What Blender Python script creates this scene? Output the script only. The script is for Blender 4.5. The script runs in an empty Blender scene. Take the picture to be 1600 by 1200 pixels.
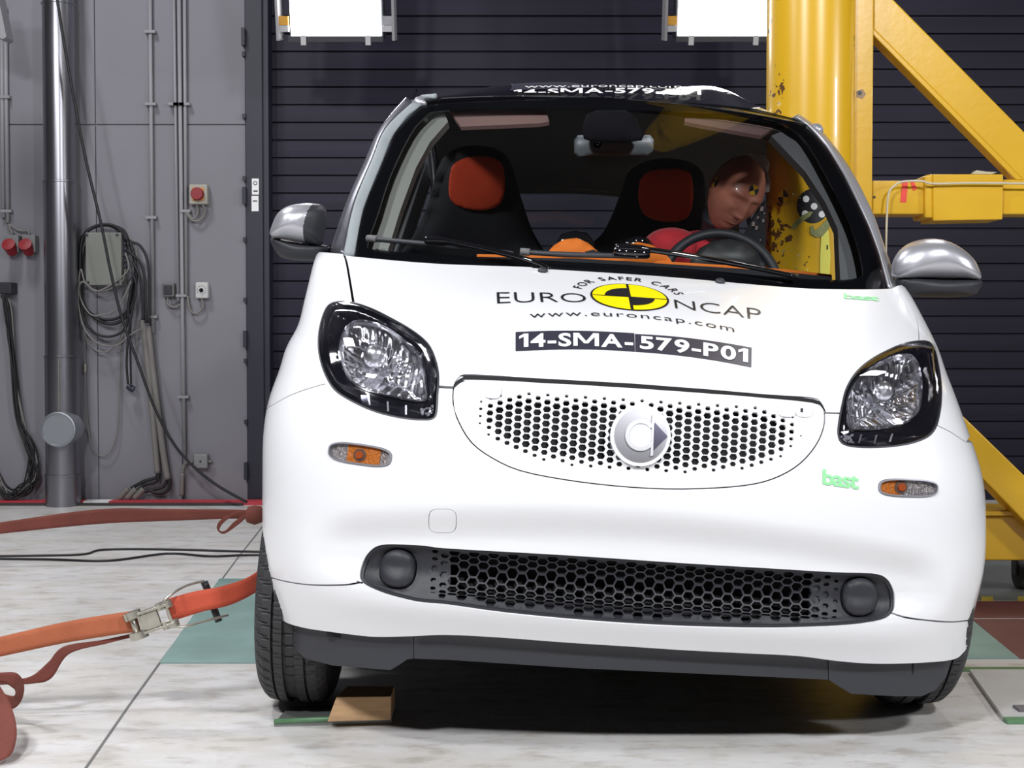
import bpy, bmesh, math, random
import numpy as np
from mathutils import Vector, Matrix, geometry
from mathutils.bvhtree import BVHTree
random.seed(4); np.random.seed(4)
D = bpy.data; SC = bpy.context.scene; COL = SC.collection
R = math.radians

# ------------------------------------------------------------------ camera
F, HC, PIT = 2100.0, .85, R(1.8)
cam = D.cameras.new('camera'); cam.sensor_width = 36; cam.lens = F / 1600 * 36
camo = D.objects.new('camera', cam); COL.objects.link(camo)
camo.location = (0, 0, HC); camo.rotation_euler = (R(90) - PIT, 0, 0)
SC.camera = camo
SC.view_settings.view_transform = 'Standard'; SC.view_settings.look = 'None'
SC.view_settings.gamma = 1; SC.view_settings.use_curve_mapping = False
SC.view_settings.exposure = 0.25
# ------------------------------------------------------------------ world + lamps of the test hall
w = D.worlds.new('hall'); SC.world = w; w.use_nodes = True
w.node_tree.nodes['Background'].inputs[0].default_value = (.62, .68, .9, 1)
w.node_tree.nodes['Background'].inputs[1].default_value = .16
def area(name, loc, to, sx, sy, power, color=(1, 1, 1)):
    l = D.lights.new(name, 'AREA'); l.shape = 'RECTANGLE'; l.size = sx; l.size_y = sy
    l.energy = power; l.color = color
    o = D.objects.new(name, l); COL.objects.link(o); o.location = loc
    o.rotation_euler = (Vector(to) - Vector(loc)).to_track_quat('-Z', 'Y').to_euler()
    return o
area('film_light_rig', (-1.3, .1, 3.2), (.2, 3.0, .3), .38, .3, 86, (.98, .985, 1))
area('film_light_rig', (1.9, .2, 3.1), (.3, 3.0, .3), .38, .3, 74, (.98, .985, 1))
area('ceiling_softbox', (-2.6, 5.0, 4.6), (-1.2, 4.6, 0), .8, .5, 70, (.98, .98, 1))
area('ceiling_softbox', (2.5, 6.5, 4.9), (1.0, 4.8, 0), .8, .5, 40, (.98, .98, 1))
area('film_light_rig', (-2.8, 1.8, 3.4), (-1.0, 3.8, 0), .35, .35, 50, (.98, .985, 1))
area('film_light_rig', (4.7, 1.7, 2.3), (1.4, 3.8, .6), .35, .35, 45, (.98, .985, 1))

# ------------------------------------------------------------------ geometry of the view: pixel of the photo -> point at a real distance
CP, SP = math.cos(PIT), math.sin(PIT)
def ray(px, py):
    a, b = (px - 800) / F, (600 - py) / F
    return Vector((a, CP + b * SP, -SP + b * CP))
CAM = Vector((0, 0, HC))
def at(px, py, Y):
    d = ray(px, py); return CAM + d * (Y / d.y)
def fl(px, py, z=0.0):
    d = ray(px, py); return CAM + d * ((z - HC) / d.z)
YAW, ROLL = R(.65), R(3.8)
MCAR = Matrix.Translation((.218, 2.65, 0)) @ Matrix.Rotation(YAW, 4, 'Z') @ Matrix.Rotation(ROLL, 4, 'Y')
MINV = MCAR.inverted()
def lc(px, py, ly):
    a = MINV @ CAM; b = MINV.to_3x3() @ ray(px, py)
    return a + b * ((ly - a.y) / b.y)

# ------------------------------------------------------------------ materials
def nodes(m):
    m.use_nodes = True; nt = m.node_tree; return nt, nt.nodes['Principled BSDF']
def setp(b, k, v):
    if k in b.inputs: b.inputs[k].default_value = v
def mat(name, col, rough=.5, metal=0, spec=.5, coat=0, noise=0, nscale=8, bump=0, bscale=60, col2=None, thr=None, emit=0, stretch=None, trans=0, sheen=0):
    m = D.materials.new(name); nt, b = nodes(m); L = nt.links; N = nt.nodes
    c = tuple(col) + (1,)
    setp(b, 'Base Color', c); setp(b, 'Roughness', rough); setp(b, 'Metallic', metal)
    setp(b, 'Specular IOR Level', spec); setp(b, 'Coat Weight', coat); setp(b, 'Coat Roughness', .04)
    setp(b, 'Sheen Weight', sheen); setp(b, 'Transmission Weight', trans)
    if emit: setp(b, 'Emission Color', c); setp(b, 'Emission Strength', emit)
    if noise or col2 or bump:
        tc = N.new('ShaderNodeTexCoord'); mp = N.new('ShaderNodeMapping')
        L.new(tc.outputs['Object'], mp.inputs[0])
        if stretch: mp.inputs['Scale'].default_value = stretch
    if noise or col2:
        n = N.new('ShaderNodeTexNoise'); n.inputs['Scale'].default_value = nscale; n.inputs['Detail'].default_value = 6
        L.new(mp.outputs[0], n.inputs['Vector'])
        r = N.new('ShaderNodeValToRGB')
        if thr: r.color_ramp.elements[0].position, r.color_ramp.elements[1].position = thr
        else: r.color_ramp.elements[0].position = .3; r.color_ramp.elements[1].position = .7
        r.color_ramp.elements[0].color = tuple(col2 or [x * (1 - noise) for x in col]) + (1,)
        r.color_ramp.elements[1].color = c
        L.new(n.outputs[0], r.inputs[0]); L.new(r.outputs[0], b.inputs['Base Color'])
    if bump:
        n2 = N.new('ShaderNodeTexNoise'); n2.inputs['Scale'].default_value = bscale; n2.inputs['Detail'].default_value = 4
        L.new(mp.outputs[0], n2.inputs['Vector'])
        bp = N.new('ShaderNodeBump'); bp.inputs['Strength'].default_value = bump; bp.inputs['Distance'].default_value = .01
        L.new(n2.outputs[0], bp.inputs['Height']); L.new(bp.outputs[0], b.inputs['Normal'])
    return m
def thin_glass(name, tint, refl=1.0, rough=.02):
    m = D.materials.new(name); m.use_nodes = True; nt = m.node_tree; nt.nodes.clear(); N = nt.nodes; L = nt.links
    o = N.new('ShaderNodeOutputMaterial'); t = N.new('ShaderNodeBsdfTransparent'); g = N.new('ShaderNodeBsdfGlossy')
    t.inputs[0].default_value = tint + (1,); g.inputs['Roughness'].default_value = rough
    fr = N.new('ShaderNodeFresnel'); fr.inputs[0].default_value = 1.45
    mm = N.new('ShaderNodeMath'); mm.operation = 'MULTIPLY'; mm.inputs[1].default_value = refl
    mx = N.new('ShaderNodeMixShader'); L.new(fr.outputs[0], mm.inputs[0]); L.new(mm.outputs[0], mx.inputs[0])
    L.new(t.outputs[0], mx.inputs[1]); L.new(g.outputs[0], mx.inputs[2]); L.new(mx.outputs[0], o.inputs[0])
    return m
WHITE = mat('white_car_paint', (.86, .87, .9), .28, coat=.8)
BLACKP = mat('black_plastic', (.022, .023, .03), .5, bump=.08, bscale=400)
GREYP = mat('dark_grey_plastic', (.035, .037, .045), .45, bump=.1, bscale=500)
GLOSSK = mat('gloss_black', (.006, .006, .008), .06, coat=1)
DARK = mat('dark_void', (.008, .008, .01), .8)
SILVER = mat('silver_paint', (.55, .55, .6), .34, metal=.65, coat=.3)
CHROME = mat('chrome', (.86, .86, .9), .07, metal=1)
BRUSHED = mat('brushed_alloy', (.72, .72, .75), .28, metal=.95)
RUBBER = mat('tyre_rubber', (.035, .035, .038), .62, bump=.1, bscale=200)
RED = mat('red_shirt_cloth', (.55, .015, .03), .8, noise=.25, nscale=12, bump=.2, bscale=30, sheen=.2)
ORR = mat('orange_red_headrest_cloth', (.9, .085, .025), .85, bump=.15, bscale=500)
ORANGE = mat('orange_dash_cloth', (.85, .2, .02), .8, bump=.1, bscale=500)
SEATK = mat('black_seat_cloth', (.018, .018, .024), .85, bump=.2, bscale=400)
YEL = mat('yellow_enamel', (.72, .42, .014), .33, coat=.3, noise=.12, nscale=3, bump=.05, bscale=40)
SKIN = mat('dummy_skin_vinyl', (.5, .18, .12), .42, coat=.15, noise=.15, nscale=6)
STRAP = mat('orange_strap_webbing', (.5, .14, .06), .75, noise=.25, nscale=9, bump=.3, bscale=300)
STRAPR = mat('red_strap_webbing', (.58, .085, .04), .75, noise=.2, nscale=9, bump=.3, bscale=300)
STRAPB = mat('brown_red_strap_webbing', (.2, .05, .035), .8, noise=.25, nscale=8, bump=.3, bscale=300)
ZINC = mat('zinc_steel', (.62, .6, .52), .32, metal=.9, noise=.3, nscale=30)
GALV = mat('galvanised_steel', (.33, .33, .37), .3, metal=.95, noise=.25, nscale=5, stretch=(1, 1, .3))
WOOD = mat('pine_wood', (.68, .42, .22), .6, noise=.3, nscale=9, stretch=(1, 6, 8))
GREENM = mat('green_plate_edge', (.12, .26, .13), .4, noise=.3, nscale=20)
TEAL = mat('teal_floor_paint', (.27, .42, .39), .45, noise=.3, nscale=5, bump=.1)
PIPEG = mat('grey_conduit', (.28, .28, .3), .5)
CABK = mat('black_cable', (.012, .012, .015), .5)
CABG = mat('grey_cable', (.2, .19, .18), .6)
BOXG = mat('grey_green_box_enamel', (.2, .21, .19), .5, noise=.15)
INK = mat('black_vinyl_print', (.012, .012, .016), .4)
INKG = mat('charcoal_vinyl_plate', (.035, .035, .055), .4)
YV = mat('yellow_vinyl_print', (.95, .78, .0), .4)
GRN = mat('green_vinyl_print', (.3, .78, .36), .5)
WV = mat('white_vinyl_print', (.9, .9, .92), .5)
TAPE = mat('grey_white_cloth_tape', (.33, .37, .39), .6, noise=.1, nscale=20)
GREYTRIM = mat('grey_interior_trim', (.16, .16, .17), .7)
LINER = mat('headliner_cloth', (.12, .11, .11), .9)
GLASS = thin_glass('windscreen_glass', (.93, .96, .96), 1.0)
LENS = thin_glass('lamp_lens', (.95, .95, .97), .8, .02)
REDP = mat('red_plastic', (.25, .008, .015), .4)
YELP = mat('yellow_pole_enamel', (.72, .42, .014), .3, coat=.3)
LAMP = mat('lamp_diffuser', (1, 1, 1), .5, emit=14)
CLOTHG = mat('grey_airbag_cloth', (.3, .24, .23), .85, bump=.5, bscale=20)

# ------------------------------------------------------------------ object helpers
def link(o, parent=None):
    COL.objects.link(o)
    if parent: o.parent = parent
    return o
def mesh(name, vs, fs, m=None, parent=None, smooth=False, angle=None):
    me = D.meshes.new(name); me.from_pydata([tuple(v) for v in vs], [], [tuple(f) for f in fs]); me.update()
    if m: me.materials.append(m)
    if smooth: me.shade_smooth()
    if angle:
        me.shade_smooth(); me.set_sharp_from_angle(angle=R(angle))
    return link(D.objects.new(name, me), parent)
def tag(o, label, cat, group=None, kind=None):
    if label: o['label'] = label
    if cat: o['category'] = cat
    if group: o['group'] = group
    if kind: o['kind'] = kind
    return o
def thing(name, label, cat, loc=(0, 0, 0), group=None, mw=None):
    o = D.objects.new(name, None); COL.objects.link(o); o.empty_display_size = .1
    if mw is not None: o.matrix_world = mw
    else: o.location = loc
    return tag(o, label, cat, group)
def place(o, root):
    # geometry of o is given in world space; root is a pure translation
    l = root.location; o.data.transform(Matrix.Translation(-l)); o.parent = root; return o
class MB:
    def __init__(s): s.v = []; s.f = []
    def add(s, vs, fs):
        k = len(s.v); s.v += [Vector(v) for v in vs]; s.f += [tuple(i + k for i in f) for f in fs]; return s
    def box(s, a, b, M=None):
        x0, y0, z0 = a; x1, y1, z1 = b
        vs = [Vector(p) for p in ((x0,y0,z0),(x1,y0,z0),(x1,y1,z0),(x0,y1,z0),(x0,y0,z1),(x1,y0,z1),(x1,y1,z1),(x0,y1,z1))]
        if M: vs = [M @ v for v in vs]
        return s.add(vs, [(0,3,2,1),(4,5,6,7),(0,1,5,4),(1,2,6,5),(2,3,7,6),(3,0,4,7)])
    def lathe(s, prof, n=32, M=None, cap=True):
        vs = [Vector((r * math.cos(2*math.pi*k/n), r * math.sin(2*math.pi*k/n), z)) for r, z in prof for k in range(n)]
        fs = [(i*n+k, i*n+(k+1) % n, (i+1)*n+(k+1) % n, (i+1)*n+k) for i in range(len(prof)-1) for k in range(n)]
        if cap: fs += [tuple(reversed(range(n))), tuple((len(prof)-1)*n + k for k in range(n))]
        if M: vs = [M @ v for v in vs]
        return s.add(vs, fs)
    def tube(s, pts, r, n=8, cap=True):
        pts = [Vector(p) for p in pts]; vs = []; fs = []; up = None
        for i, p in enumerate(pts):
            t = (pts[min(i+1, len(pts)-1)] - pts[max(i-1, 0)])
            if t.length < 1e-9: t = Vector((0, 0, 1))
            t.normalize()
            if up is None:
                up = Vector((0, 0, 1)) if abs(t.z) < .9 else Vector((1, 0, 0))
            a = (up - t * up.dot(t))
            if a.length < 1e-4: a = t.orthogonal()
            a.normalize(); up = a; b = t.cross(a)
            rr = r[i] if isinstance(r, (list, tuple)) else r
            vs += [p + (a * math.cos(2*math.pi*k/n) + b * math.sin(2*math.pi*k/n)) * rr for k in range(n)]
        for i in range(len(pts)-1):
            fs += [(i*n+k, i*n+(k+1) % n, (i+1)*n+(k+1) % n, (i+1)*n+k) for k in range(n)]
        if cap: fs += [tuple(reversed(range(n))), tuple((len(pts)-1)*n + k for k in range(n))]
        return s.add(vs, fs)
    def prism(s, poly, off):
        # poly: list of 3D points, off: extrusion vector
        n = len(poly); off = Vector(off); poly = [Vector(p) for p in poly]
        return s.add(poly + [p + off for p in poly], [tuple(range(n)), tuple(reversed(range(n, 2*n)))] + [(i, i+n, (i+1) % n + n, (i+1) % n) for i in range(n)])
    def build(s, name, m, parent=None, smooth=False, angle=None, bev=0, world=False):
        o = mesh(name, s.v, s.f, m, None, smooth, angle)
        bm = bmesh.new(); bm.from_mesh(o.data); bmesh.ops.recalc_face_normals(bm, faces=bm.faces); bm.to_mesh(o.data); bm.free()
        if angle: o.data.set_sharp_from_angle(angle=R(angle))
        if parent:
            if world: place(o, parent)
            else: o.parent = parent
        if bev:
            b = o.modifiers.new('bevel', 'BEVEL'); b.width = bev; b.segments = 2; b.limit_method = 'ANGLE'; b.angle_limit = R(40)
            o.data.shade_smooth(); wn = o.modifiers.new('wn', 'WEIGHTED_NORMAL'); wn.keep_sharp = True
        return o
def spline(pts, n=8, closed=False):
    P = [Vector(p) for p in pts]; out = []; N = len(P)
    for i in range(N if closed else N-1):
        if closed: p0, p1, p2, p3 = P[i-1], P[i], P[(i+1) % N], P[(i+2) % N]
        else: p0, p1, p2, p3 = P[max(i-1, 0)], P[i], P[i+1], P[min(i+2, N-1)]
        for k in range(n):
            t = k / n
            out.append(.5 * ((2*p1) + (p2-p0)*t + (2*p0-5*p1+4*p2-p3)*t*t + (-p0+3*p1-3*p2+p3)*t**3))
    if not closed: out.append(P[-1])
    return out
def crv(xs, ys):
    # natural cubic spline evaluator
    x = np.array(xs, float); y = np.array(ys, float); n = len(x); h = np.diff(x)
    A = np.zeros((n, n)); b = np.zeros(n); A[0, 0] = A[-1, -1] = 1
    for i in range(1, n-1):
        A[i, i-1] = h[i-1]; A[i, i] = 2*(h[i-1]+h[i]); A[i, i+1] = h[i]
        b[i] = 6*((y[i+1]-y[i])/h[i] - (y[i]-y[i-1])/h[i-1])
    M = np.linalg.solve(A, b)
    def f(t):
        t = np.asarray(t, float); i = np.clip(np.searchsorted(x, t)-1, 0, n-2); hh = h[i]; a = x[i+1]-t; c = t-x[i]
        # linear beyond the ends
        r = M[i]*a**3/(6*hh)+M[i+1]*c**3/(6*hh)+(y[i]/hh-M[i]*hh/6)*a+(y[i+1]/hh-M[i+1]*hh/6)*c
        s0 = (y[1]-y[0])/h[0]-h[0]*(2*M[0]+M[1])/6; s1 = (y[-1]-y[-2])/h[-1]+h[-1]*(M[-2]+2*M[-1])/6
        r = np.where(t < x[0], y[0]+(t-x[0])*s0, r); return np.where(t > x[-1], y[-1]+(t-x[-1])*s1, r)
    return f
def rot2(c, w, h, ang, n=40, e=2.5):
    # superellipse outline in pixels
    out = []
    for k in range(n):
        a = 2*math.pi*k/n; ca, sa = math.cos(a), math.sin(a)
        r = (abs(ca)**e+abs(sa)**e)**(-1/e); x, y = w/2*r*ca, h/2*r*sa
        out.append((c[0]+x*math.cos(ang)-y*math.sin(ang), c[1]+x*math.sin(ang)+y*math.cos(ang)))
    return out
def C(sc, ox, oy, pts): return [(ox+x/sc, oy+y/sc) for x, y in pts]   # coordinates read off an enlarged crop

class Surf:
    """a parametric surface in the local space of matrix M"""
    def __init__(s, f, u0, u1, v0, v1, nu, nv, su, sv, M=MCAR):
        s.f = f; s.r = (u0, u1, v0, v1); s.n = (nu, nv); s.su, s.sv = su, sv; s.M = M; s.Mi = M.inverted()
        U, V = np.meshgrid(np.linspace(u0, u1, nu+1), np.linspace(v0, v1, nv+1), indexing='ij')
        X, Y, Z = f(U, V); s.P = np.stack([X, Y, Z], -1)
        vs = [Vector(p) for p in s.P.reshape(-1, 3)]; k = nv+1
        fs = []
        for i in range(nu):
            for j in range(nv):
                a = i*k+j; fs += [(a, a+k, a+k+1), (a, a+k+1, a+1)]
        s.b = BVHTree.FromPolygons(vs, fs)
        a = s.Mi @ CAM; s.cam = a; s.R3 = s.Mi.to_3x3()
        s.sg = 1
        p, n = s.pn(np.array([(u0+u1)/2]), np.array([(v0+v1)/2]))
        if float(np.dot(n[0], np.array(a)-p[0])) < 0: s.sg = -1
    def uv(s, px, py):
        d = s.R3 @ ray(px, py); h = s.b.ray_cast(s.cam, d)
        if h[0] is None: return None
        q = h[2]//2; i, j = divmod(q, s.n[1]); p = np.array(h[0])
        A, B, Cc, Dd = s.P[i, j], s.P[i+1, j], s.P[i+1, j+1], s.P[i, j+1]
        if h[2] % 2 == 0: m = np.stack([B-A, Cc-B], 1)
        else: m = np.stack([Cc-Dd, Dd-A], 1)
        ab = np.linalg.lstsq(m, p-A, rcond=None)[0]
        u0, u1, v0, v1 = s.r
        return (u0+(i+ab[0])*(u1-u0)/s.n[0], v0+(j+ab[1])*(v1-v0)/s.n[1])
    def pn(s, u, v):
        e = 1e-3; P = np.stack(s.f(u, v), -1)
        a = np.stack(s.f(u+e, v), -1)-np.stack(s.f(u-e, v), -1); b = np.stack(s.f(u, v+e), -1)-np.stack(s.f(u, v-e), -1)
        n = np.cross(a, b); n /= np.maximum(np.linalg.norm(n, axis=-1, keepdims=True), 1e-12)
        return P, n*s.sg
    def poly(s, px):   # pixels -> uv (scaled)
        out = []
        for q in px:
            r = s.uv(q[0], q[1])
            if r: out.append((r[0]*s.su, r[1]*s.sv))
        return out
def strip(pl, wd):
    P = [Vector((p[0], p[1])) for p in pl]; a = []; b = []
    for i, p in enumerate(P):
        t = P[min(i+1, len(P)-1)]-P[max(i-1, 0)]
        if t.length < 1e-9: continue
        t.normalize(); n = Vector((-t.y, t.x))*wd/2; a.append(p+n); b.append(p-n)
    return [tuple(x) for x in a+b[::-1]]
def inside(p, poly):
    x, y = p; c = False; j = len(poly)-1
    for i in range(len(poly)):
        xi, yi = poly[i]; xj, yj = poly[j]
        if (yi > y) != (yj > y) and x < (xj-xi)*(y-yi)/(yj-yi)+xi: c = not c
        j = i
    return c
def cdt(polys, step):
    """triangulate first polygon; polys are scaled-uv outlines. returns verts, tris, list of poly ids per tri"""
    vs = []; fs = []
    for p in polys:
        if sum(p[i-1][0]*p[i][1]-p[i][0]*p[i-1][1] for i in range(len(p))) < 0: p = p[::-1]
        k = len(vs); vs += [Vector(q) for q in p]; fs.append(list(range(k, k+len(p))))
    A = np.array(polys[0]); x0, y0 = A.min(0); x1, y1 = A.max(0)
    o = polys[0]; j = 0; y = y0+step/2
    while y < y1:
        x = x0+(step/2 if j % 2 else 0)
        while x < x1:
            vs.append(Vector((x, y))); x += step
        y += step*.87; j += 1
    r = geometry.delaunay_2d_cdt(vs, [], fs, 0, 1e-7, True)
    V = r[0]; T = []; I = []
    for t, ids in zip(r[2], r[5]):
        if ids: T.append(tuple(t)); I.append(ids)
    return V, T, I
def emit_patch(s, V, T, name, m, parent, off=0, skirt=.004, offf=None, tri_m=None, mats=None, skirt_mat=None):
    used = sorted({i for t in T for i in t}); mp = {k: i for i, k in enumerate(used)}
    U = np.array([V[k][0]/s.su for k in used]); W = np.array([V[k][1]/s.sv for k in used])
    P, N = s.pn(U, W); o = off if offf is None else offf(U*s.su, W*s.sv)
    if offf is not None: P = P+N*o[:, None]
    else: P = P+N*o
    F_ = [tuple(mp[i] for i in t) for t in T]
    # orient to the normal
    G = []
    for t in F_:
        a, b, c = P[t[0]], P[t[1]], P[t[2]]
        G.append(t if np.dot(np.cross(b-a, c-a), N[t[0]]) > 0 else (t[0], t[2], t[1]))
    vs = list(P); nn = list(N); mi = list(tri_m) if tri_m else [0]*len(G)
    if skirt:
        cnt = {}
        for t in G:
            for a, b in ((t[0], t[1]), (t[1], t[2]), (t[2], t[0])): cnt[(a, b)] = 1
        for (a, b) in list(cnt):
            if (b, a) not in cnt:
                k = len(vs); vs += [P[a], P[b], P[b]-N[b]*skirt, P[a]-N[a]*skirt]
                e = np.cross(P[b]-P[a], N[a]); e /= max(np.linalg.norm(e), 1e-9); nn += [e]*4
                G.append((k+1, k, k+3, k+2)); mi.append(0 if skirt_mat is None else skirt_mat)
    me = D.meshes.new(name); me.from_pydata([tuple(v) for v in vs], [], G); me.update()
    for q in (mats or [m]): me.materials.append(q)
    if mats: me.polygons.foreach_set('material_index', mi)
    me.shade_smooth()
    if offf is None: me.normals_split_custom_set_from_vertices([tuple(n) for n in nn])
    return link(D.objects.new(name, me), parent)
def patch(s, outer, name, m, parent, holes=(), step=.02, off=0, skirt=.004, offf=None, uvin=False):
    ps = [outer if uvin else s.poly(outer)]+[h if uvin else s.poly(h) for h in holes]
    if len(ps[0]) < 3: return None
    ps = [p for p in ps if len(p) > 2]
    V, T, I = cdt(ps, step)
    return emit_patch(s, V, [t for t, i in zip(T, I) if i == [0] or (0 in i and len(i) == 1)], name, m, parent, off, skirt, offf)
def puff(poly, Y, thick, edge, name, m, parent=None, step=.015, M=MCAR, back=1.0, plane=None, dish=None, smooth_=10, radial=False):
    """a cushion-like solid: outline in pixels at local distance Y, swelling by thick to front and back"""
    Mi = M.inverted(); a = Mi @ CAM; R3 = Mi.to_3x3(); pl = []
    for p in poly:
        d = R3 @ ray(p[0], p[1]); q = a+d*((Y-a.y)/d.y); pl.append((q.x, q.z))
    V, T, I = cdt([pl], step)
    T = [t for t, i in zip(T, I) if i]
    P = np.array([tuple(v) for v in V]); E = np.array(pl); E2 = np.roll(E, -1, 0); dv = E2-E
    L2 = np.maximum((dv**2).sum(1), 1e-12); dd = np.full(len(P), 1e9)
    for i in range(len(E)):
        t = np.clip(((P-E[i])@dv[i])/L2[i], 0, 1); q = E[i]+t[:, None]*dv[i]; dd = np.minimum(dd, np.linalg.norm(P-q, axis=1))
    k = 1-np.clip(dd/edge, 0, 1); h = thick*np.sqrt(np.maximum(1-k*k, 0))
    if smooth_:
        ed = np.array([(t[i], t[(i+1) % 3]) for t in T for i in range(3)]); deg = np.zeros(len(P)); np.add.at(deg, ed[:, 0], 1); np.add.at(deg, ed[:, 1], 1); deg = np.maximum(deg, 1)
        fix = dd < edge*.12
        for _ in range(smooth_):
            a2 = np.zeros(len(P)); np.add.at(a2, ed[:, 0], h[ed[:, 1]]); np.add.at(a2, ed[:, 1], h[ed[:, 0]]); h = np.where(fix, h, a2/deg)
    if radial:
        c0 = P.mean(0) if radial is True else np.array(radial); bp_ = E-c0; th = np.arctan2(bp_[:, 1], bp_[:, 0]); rr = np.hypot(bp_[:, 0], bp_[:, 1])
        sub_ = np.concatenate([E+(E2-E)*q for q in np.linspace(0, .95, 12)])-c0; th = np.arctan2(sub_[:, 1], sub_[:, 0]); rr = np.hypot(sub_[:, 0], sub_[:, 1])
        o_ = np.argsort(th); Rb = np.interp(np.arctan2(P[:, 1]-c0[1], P[:, 0]-c0[0]), np.concatenate([th[o_]-2*math.pi, th[o_], th[o_]+2*math.pi]), np.tile(rr[o_], 3))
        rho = np.clip(np.hypot(P[:, 0]-c0[0], P[:, 1]-c0[1])/Rb, 0, 1); rho = np.where(dd < 1e-5, 1, rho); h = thick*np.sqrt(np.maximum(1-rho**2.4, 0))
    n = len(P); ex = dish(P[:, 0], P[:, 1]) if dish else 0
    f = np.stack([P[:, 0], Y-h+ex, P[:, 1]], 1); b = np.stack([P[:, 0], Y+h*back+ex, P[:, 1]], 1)
    vs = [Vector(v) for v in np.vstack([f, b])]; fs = []
    for t in T:
        c = (P[t[1]]-P[t[0]]); e = (P[t[2]]-P[t[0]])
        if c[0]*e[1]-c[1]*e[0] < 0: t = (t[0], t[2], t[1])
        fs += [t, (t[0]+n, t[2]+n, t[1]+n)]
    o = mesh(name, vs, fs, m, None, True)
    bm = bmesh.new(); bm.from_mesh(o.data); bmesh.ops.remove_doubles(bm, verts=bm.verts, dist=1e-4)
    bmesh.ops.delete(bm, geom=[v for v in bm.verts if not v.link_faces], context='VERTS')
    bm.to_mesh(o.data); bm.free(); o.data.shade_smooth()
    if parent: o.parent = parent
    return o
def text2d(s, bold=0.0, sp=1.0):
    cu = D.curves.new('txt', 'FONT'); cu.body = s; cu.size = 1; cu.offset = bold; cu.resolution_u = 4; cu.space_character = sp
    o = D.objects.new('txt', cu); COL.objects.link(o); bpy.context.view_layer.update()
    dg = bpy.context.evaluated_depsgraph_get(); me = o.evaluated_get(dg).to_mesh()
    vs = [(v.co.x, v.co.y) for v in me.vertices]; fs = [tuple(p.vertices) for p in me.polygons]
    o.evaluated_get(dg).to_mesh_clear(); D.objects.remove(o); D.curves.remove(cu)
    return vs, fs
def text_glyphs(s, bold):
    V = []; Fc = []; cur = 0
    for ch in s:
        if ch == 'M': v = [(0, 0), (.15, 0), (.15, .73), (0, .73), (.75, 0), (.9, 0), (.9, .73), (.75, .73), (.02, .73), (.2, .73), (.52, .14), (.38, .14), (.88, .73), (.7, .73), (.38, .14), (.52, .14)]; f = [(0, 1, 2, 3), (4, 5, 6, 7), (8, 9, 10, 11), (12, 13, 14, 15)]
        elif ch == '1': v = [(.16, 0), (.32, 0), (.32, .73), (.16, .73), (.16, .72), (.0, .60), (.0, .45), (.16, .56)]; f = [(0, 1, 2, 3), (4, 5, 6, 7)]
        else: v, f = text2d(ch, bold)
        a = min(p[0] for p in v); w_ = max(p[0] for p in v)-a; k = len(V)
        V += [(x-a+cur, y) for x, y in v]; Fc += [tuple(i+k for i in q) for q in f]; cur += w_+.075
    return V, Fc
def fit(vs, x0, x1, y0, y1):   # y0 = baseline bottom of bbox (image y grows down)
    a = np.array(vs); mn = a.min(0); mx = a.max(0)
    return [(x0+(x-mn[0])/(mx[0]-mn[0])*(x1-x0), y0+(y-mn[1])/(mx[1]-mn[1])*(y1-y0)) for x, y in vs]
def decal_text(s, items, warp, name, m, parent, off=.0015, sub=0):
    """items: list of (verts2d, faces); warp maps to pixels"""
    vs = []; fs = []
    for v2, f2 in items:
        bm = bmesh.new(); bv = [bm.verts.new((x, y, 0)) for x, y in v2]
        for f in f2:
            try: bm.faces.new([bv[i] for i in f])
            except ValueError: pass
        bmesh.ops.triangulate(bm, faces=bm.faces)
        if sub:
            for _ in range(2):
                bmesh.ops.subdivide_edges(bm, edges=[e for e in bm.edges if e.calc_length() > sub], cuts=1); bmesh.ops.triangulate(bm, faces=bm.faces)
        bm.verts.index_update(); bm.verts.ensure_lookup_table(); k = len(vs); ok = []
        uvs = []
        for v in bm.verts:
            q = s.uv(*warp(v.co.x, v.co.y)); uvs.append(q)
        for i, q in enumerate(uvs):
            if q is None: uvs[i] = (0, .5); ok.append(False)
            else: ok.append(True)
        P, N = s.pn(np.array([q[0] for q in uvs]), np.array([q[1] for q in uvs])); P = P+N*off
        vs += list(P)
        for f in bm.faces:
            ii = [v.index for v in f.verts]
            if all(ok[i] for i in ii): fs.append(tuple(k+i for i in ii))
        bm.free()
    return mesh(name, vs, fs, m, parent)
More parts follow.
